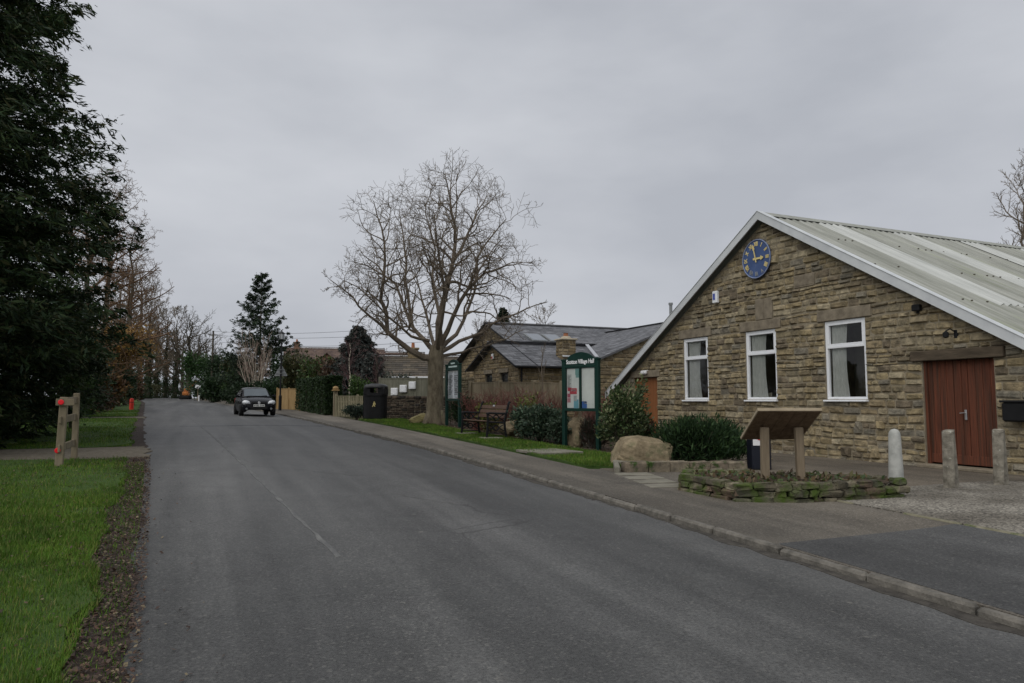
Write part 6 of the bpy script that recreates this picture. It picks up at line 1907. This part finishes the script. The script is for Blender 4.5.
# larch like and golden leaved trees on the left
x, y = at(104, 47); lar = bare_tree('larch_tree', 'bare russet larch with layered drooping branches on the left', base(x, y), 13.8, 250, PLR, M_darkbark, M_brownbark, 'larches on the left verge', .24, .12)
x, y = at(128, 64); dup(lar, base(x, y), 2.2, 1.12, 'second russet larch further along the left verge', 'larches on the left verge')
x, y = at(84, 38); dup(lar, base(x, y), 4.0, .92, 'nearest russet larch beside the huge dark conifer', 'larches on the left verge')
x, y = at(112, 43)
PGd = dict(lvls=3, n=[16, 7, 5], t0=[.15, .15, .1], ls=[.5, .5, .5], ang=(45, 75), wander=.12, up=.03, rmin=.01, tap=.3, seg=.4, lead=.9, ll=.55)
gt_ = bare_tree('golden_leaved_tree', 'small tree with golden brown autumn leaves on low spreading branches', base(x, y), 5.4, 251, PGd, M_darkbark, M_brownbark, None, .11, .35)
rgn = np.random.default_rng(252); n = 11000
P, d_ = blob(n, (0, 0, 3.95), (2.5, 2.5, 1.15), rgn, .2, .5); P[:, 2] += .25 * np.sin(P[:, 0] * 3) + .2 * np.sin(P[:, 1] * 4)
D = nrm(rgn.normal(size=(n, 3)) + np.array([0, 0, -.6])); L = rgn.uniform(.10, .22, n)
np_mesh('foliage', leaf_quads(P, D, L, L * .5, rgn), 4, pick([(.30, .18, .05), (.36, .22, .06), (.22, .13, .05), (.16, .09, .04)], n, rgn), M_leaf, gt_)
# undergrowth below the left trees
for (u, d, r, h, n, cols, lab, sd) in [(92, 36, 1.3, 1.7, 2200, [(.05, .03, .022), (.04, .04, .02), (.07, .04, .03)], 'brownish undergrowth bush left of the grey gate post', 261),
                                       (104, 46, 1.5, 1.6, 2200, DKG + OLV, 'dark green bush behind the grey gate post', 262), (115, 58, 2.0, 2.4, 2600, DKG + OLV, 'dark olive bush under the golden leaved tree', 263),
                                       (122, 72, 2.4, 3.2, 2600, OLV, 'olive bush under the larches on the left', 264), (97, 52, 2.6, 4.6, 5400, DKG, 'tall dark thicket behind the larch trunks', 265),
                                       (128, 95, 3.0, 3.6, 2800, DKG, 'dark far bush on the left behind the red marker post', 266), (150, 118, 2.4, 2.6, 1800, OLV, 'low olive bush between two ivy clad trunks at the road end', 271), (163, 132, 2.6, 3.4, 1800, DKG, 'dark bush between ivy clad trunks left of the orange machine', 272), (174, 128, 2.0, 2.2, 1500, [(.07, .05, .03), (.05, .045, .025)], 'small brown bush left of the orange machine', 273),
                                       (100, 40, 1.5, 2.4, 2600, [(.20, .11, .04), (.14, .08, .04), (.10, .06, .035)], 'orange brown leafy bush under the golden leaved tree', 274), (125, 60, 1.8, 3.0, 2600, [(.13, .075, .04), (.09, .055, .035)], 'russet bush between the larch trunks', 275),
                                       (183, 140, 4.0, 4.4, 2600, [(.05, .045, .025), (.04, .035, .02)], 'brown hedge bush at the far road end', 267),
                                       (60, 32, 2.6, 4.8, 11000, DKG, 'dark evergreen bush behind the short wooden fence', 268), (36, 30, 3.0, 6.5, 14000, DKG, 'tall dark evergreen thicket at the left edge', 269)]:
    x, y = at(u, d); shrub('undergrowth_bush', lab, 'bush', x, y, r, h, n, cols, .16 if d < 40 else .28, .45, sd, stems=10)
# trees seen over the roofs on the right
x, y = at(1036, 46); rt = bare_tree('leafless_tree', 'leafless tree rising behind the hall roof at the right edge', base(x, y), 16.6, 270, dict(PS_, rmin=.012, fat=1.0, n=[19, 9, 7]), M_twig, M_twig, 'leafless trees behind the roofs', .3, .2)
x, y = at(545, 70); dup(slim, base(x, y), 1.0, .64, 'leafless tree showing over the bungalow ridge right of the big tree', 'leafless trees behind the roofs')
x, y = at(478, 78); dup(slim, base(x, y), 2.6, .6, 'leafless tree behind the bungalow hidden by the big bare tree', 'leafless trees behind the roofs')

# telegraph pole with wires to the cottage side
px_, py_ = at(212, 88)
tp = thing('telegraph_pole', 'dark telegraph pole standing left of the spruce', 'pole', base(px_, py_))
b = MB(); b.tube([(0, 0, -.3), (0, 0, 8.6)], [.14, .10], 8); b.build('pole', M_darkbark, tp)
b = MB(); b.box((0, 0, 8.1), (1.1, .09, .10), None, .01); b.build('crossarm', M_darkbark, tp)
qx, qy = at(436, 56)
tp2 = thing('telegraph_pole', 'slim telegraph pole hidden behind the trunk of the big bare tree', 'pole', base(qx, qy))
b = MB(); b.tube([(0, 0, -.3), (0, 0, 6.6)], [.11, .08], 8); b.build('pole', M_darkbark, tp2)
b = MB(); b.box((0, 0, 6.3), (.8, .08, .09), None, .01); b.build('crossarm', M_darkbark, tp2)
for k, (za, zb_, lab) in enumerate([(8.55, 6.55, 'highest overhead wire left of the big bare tree'), (8.1, 6.0, 'middle overhead wire left of the big bare tree'), (7.3, 5.2, 'lowest overhead wire left of the big bare tree')]):
    A_ = Vector((px_, py_, G(px_, py_) + za)); B_ = Vector((qx, qy, G(qx, qy) + zb_)); b = MB()
    b.tube([A_.lerp(B_, t / 12) - Vector((0, 0, .5 * 4 * (t / 12) * (1 - t / 12))) for t in range(13)], .014, 4)
    tag(b.build('overhead_wire', M_black), lab, 'wire', 'overhead wires')
# white boards and orange machine at the far end
for (u, d, z, lab) in [(198.5, 92, 1.75, 'left one of two small white boards by the far right kerb'), (206.5, 92, 2.1, 'right one of two small white boards by the far right kerb')]:
    x, y = at(u, d); t = thing('white_board', lab, 'sign', base(x, y), -.2, 'white boards by the far kerb')
    b = MB(); b.box((0, 0, z), (.62, .04, .42), Matrix.Rotation(.25, 3, 'Y'), .01); b.build('board', M_white, t)
    b = MB(); b.box((0, .05, z / 2 - .1), (.09, .06, z + .2)); b.build('stake', M_fencewood, t)
x, y = at(200, 90); wp = thing('white_post', 'small white post at the far right kerb', 'post', base(x, y))
b = MB(); b.lathe([(.09, -.1), (.09, .62), (.05, .68)], 8); b.build('shaft', M_white, wp)
x, y = at(190, 104)
dg = thing('orange_machine', 'orange machine with a bent raised arm at the far end of the road', 'machine', base(x, y), -.3)
b = MB(); b.box((-.45, 0, .85), (.8, .8, .55), None, .1); b.build('body', M_orange, dg)
b = MB()
for s in (-1, 1): b.box((-.5, s * .55, .28), (1.5, .34, .5), None, .16)
b.build('tracks', M_tyre, dg)
b = MB(); b.tube([(-.1, 0, 1.3), (.35, 0, 2.1), (.85, 0, 2.5), (1.25, 0, 2.35)], [.18, .17, .15, .13], 6); b.tube([(1.2, 0, 2.4), (1.7, 0, 1.75), (1.75, 0, 1.45)], [.13, .11, .10], 6); b.build('arm', M_orange, dg)
b = MB(); b.prism([(1.6, 1.5), (2.15, 1.45), (2.2, 1.0), (1.85, .85), (1.6, 1.05)], (0, -.28, 0), (1, 0, 0), (0, 0, 1), (0, 1, 0), .56); b.build('bucket', M_black, dg)
b = MB(); b.box((-.45, 0, 1.35), (.45, .6, .45), None, .08); b.build('cab', M_orange, dg)
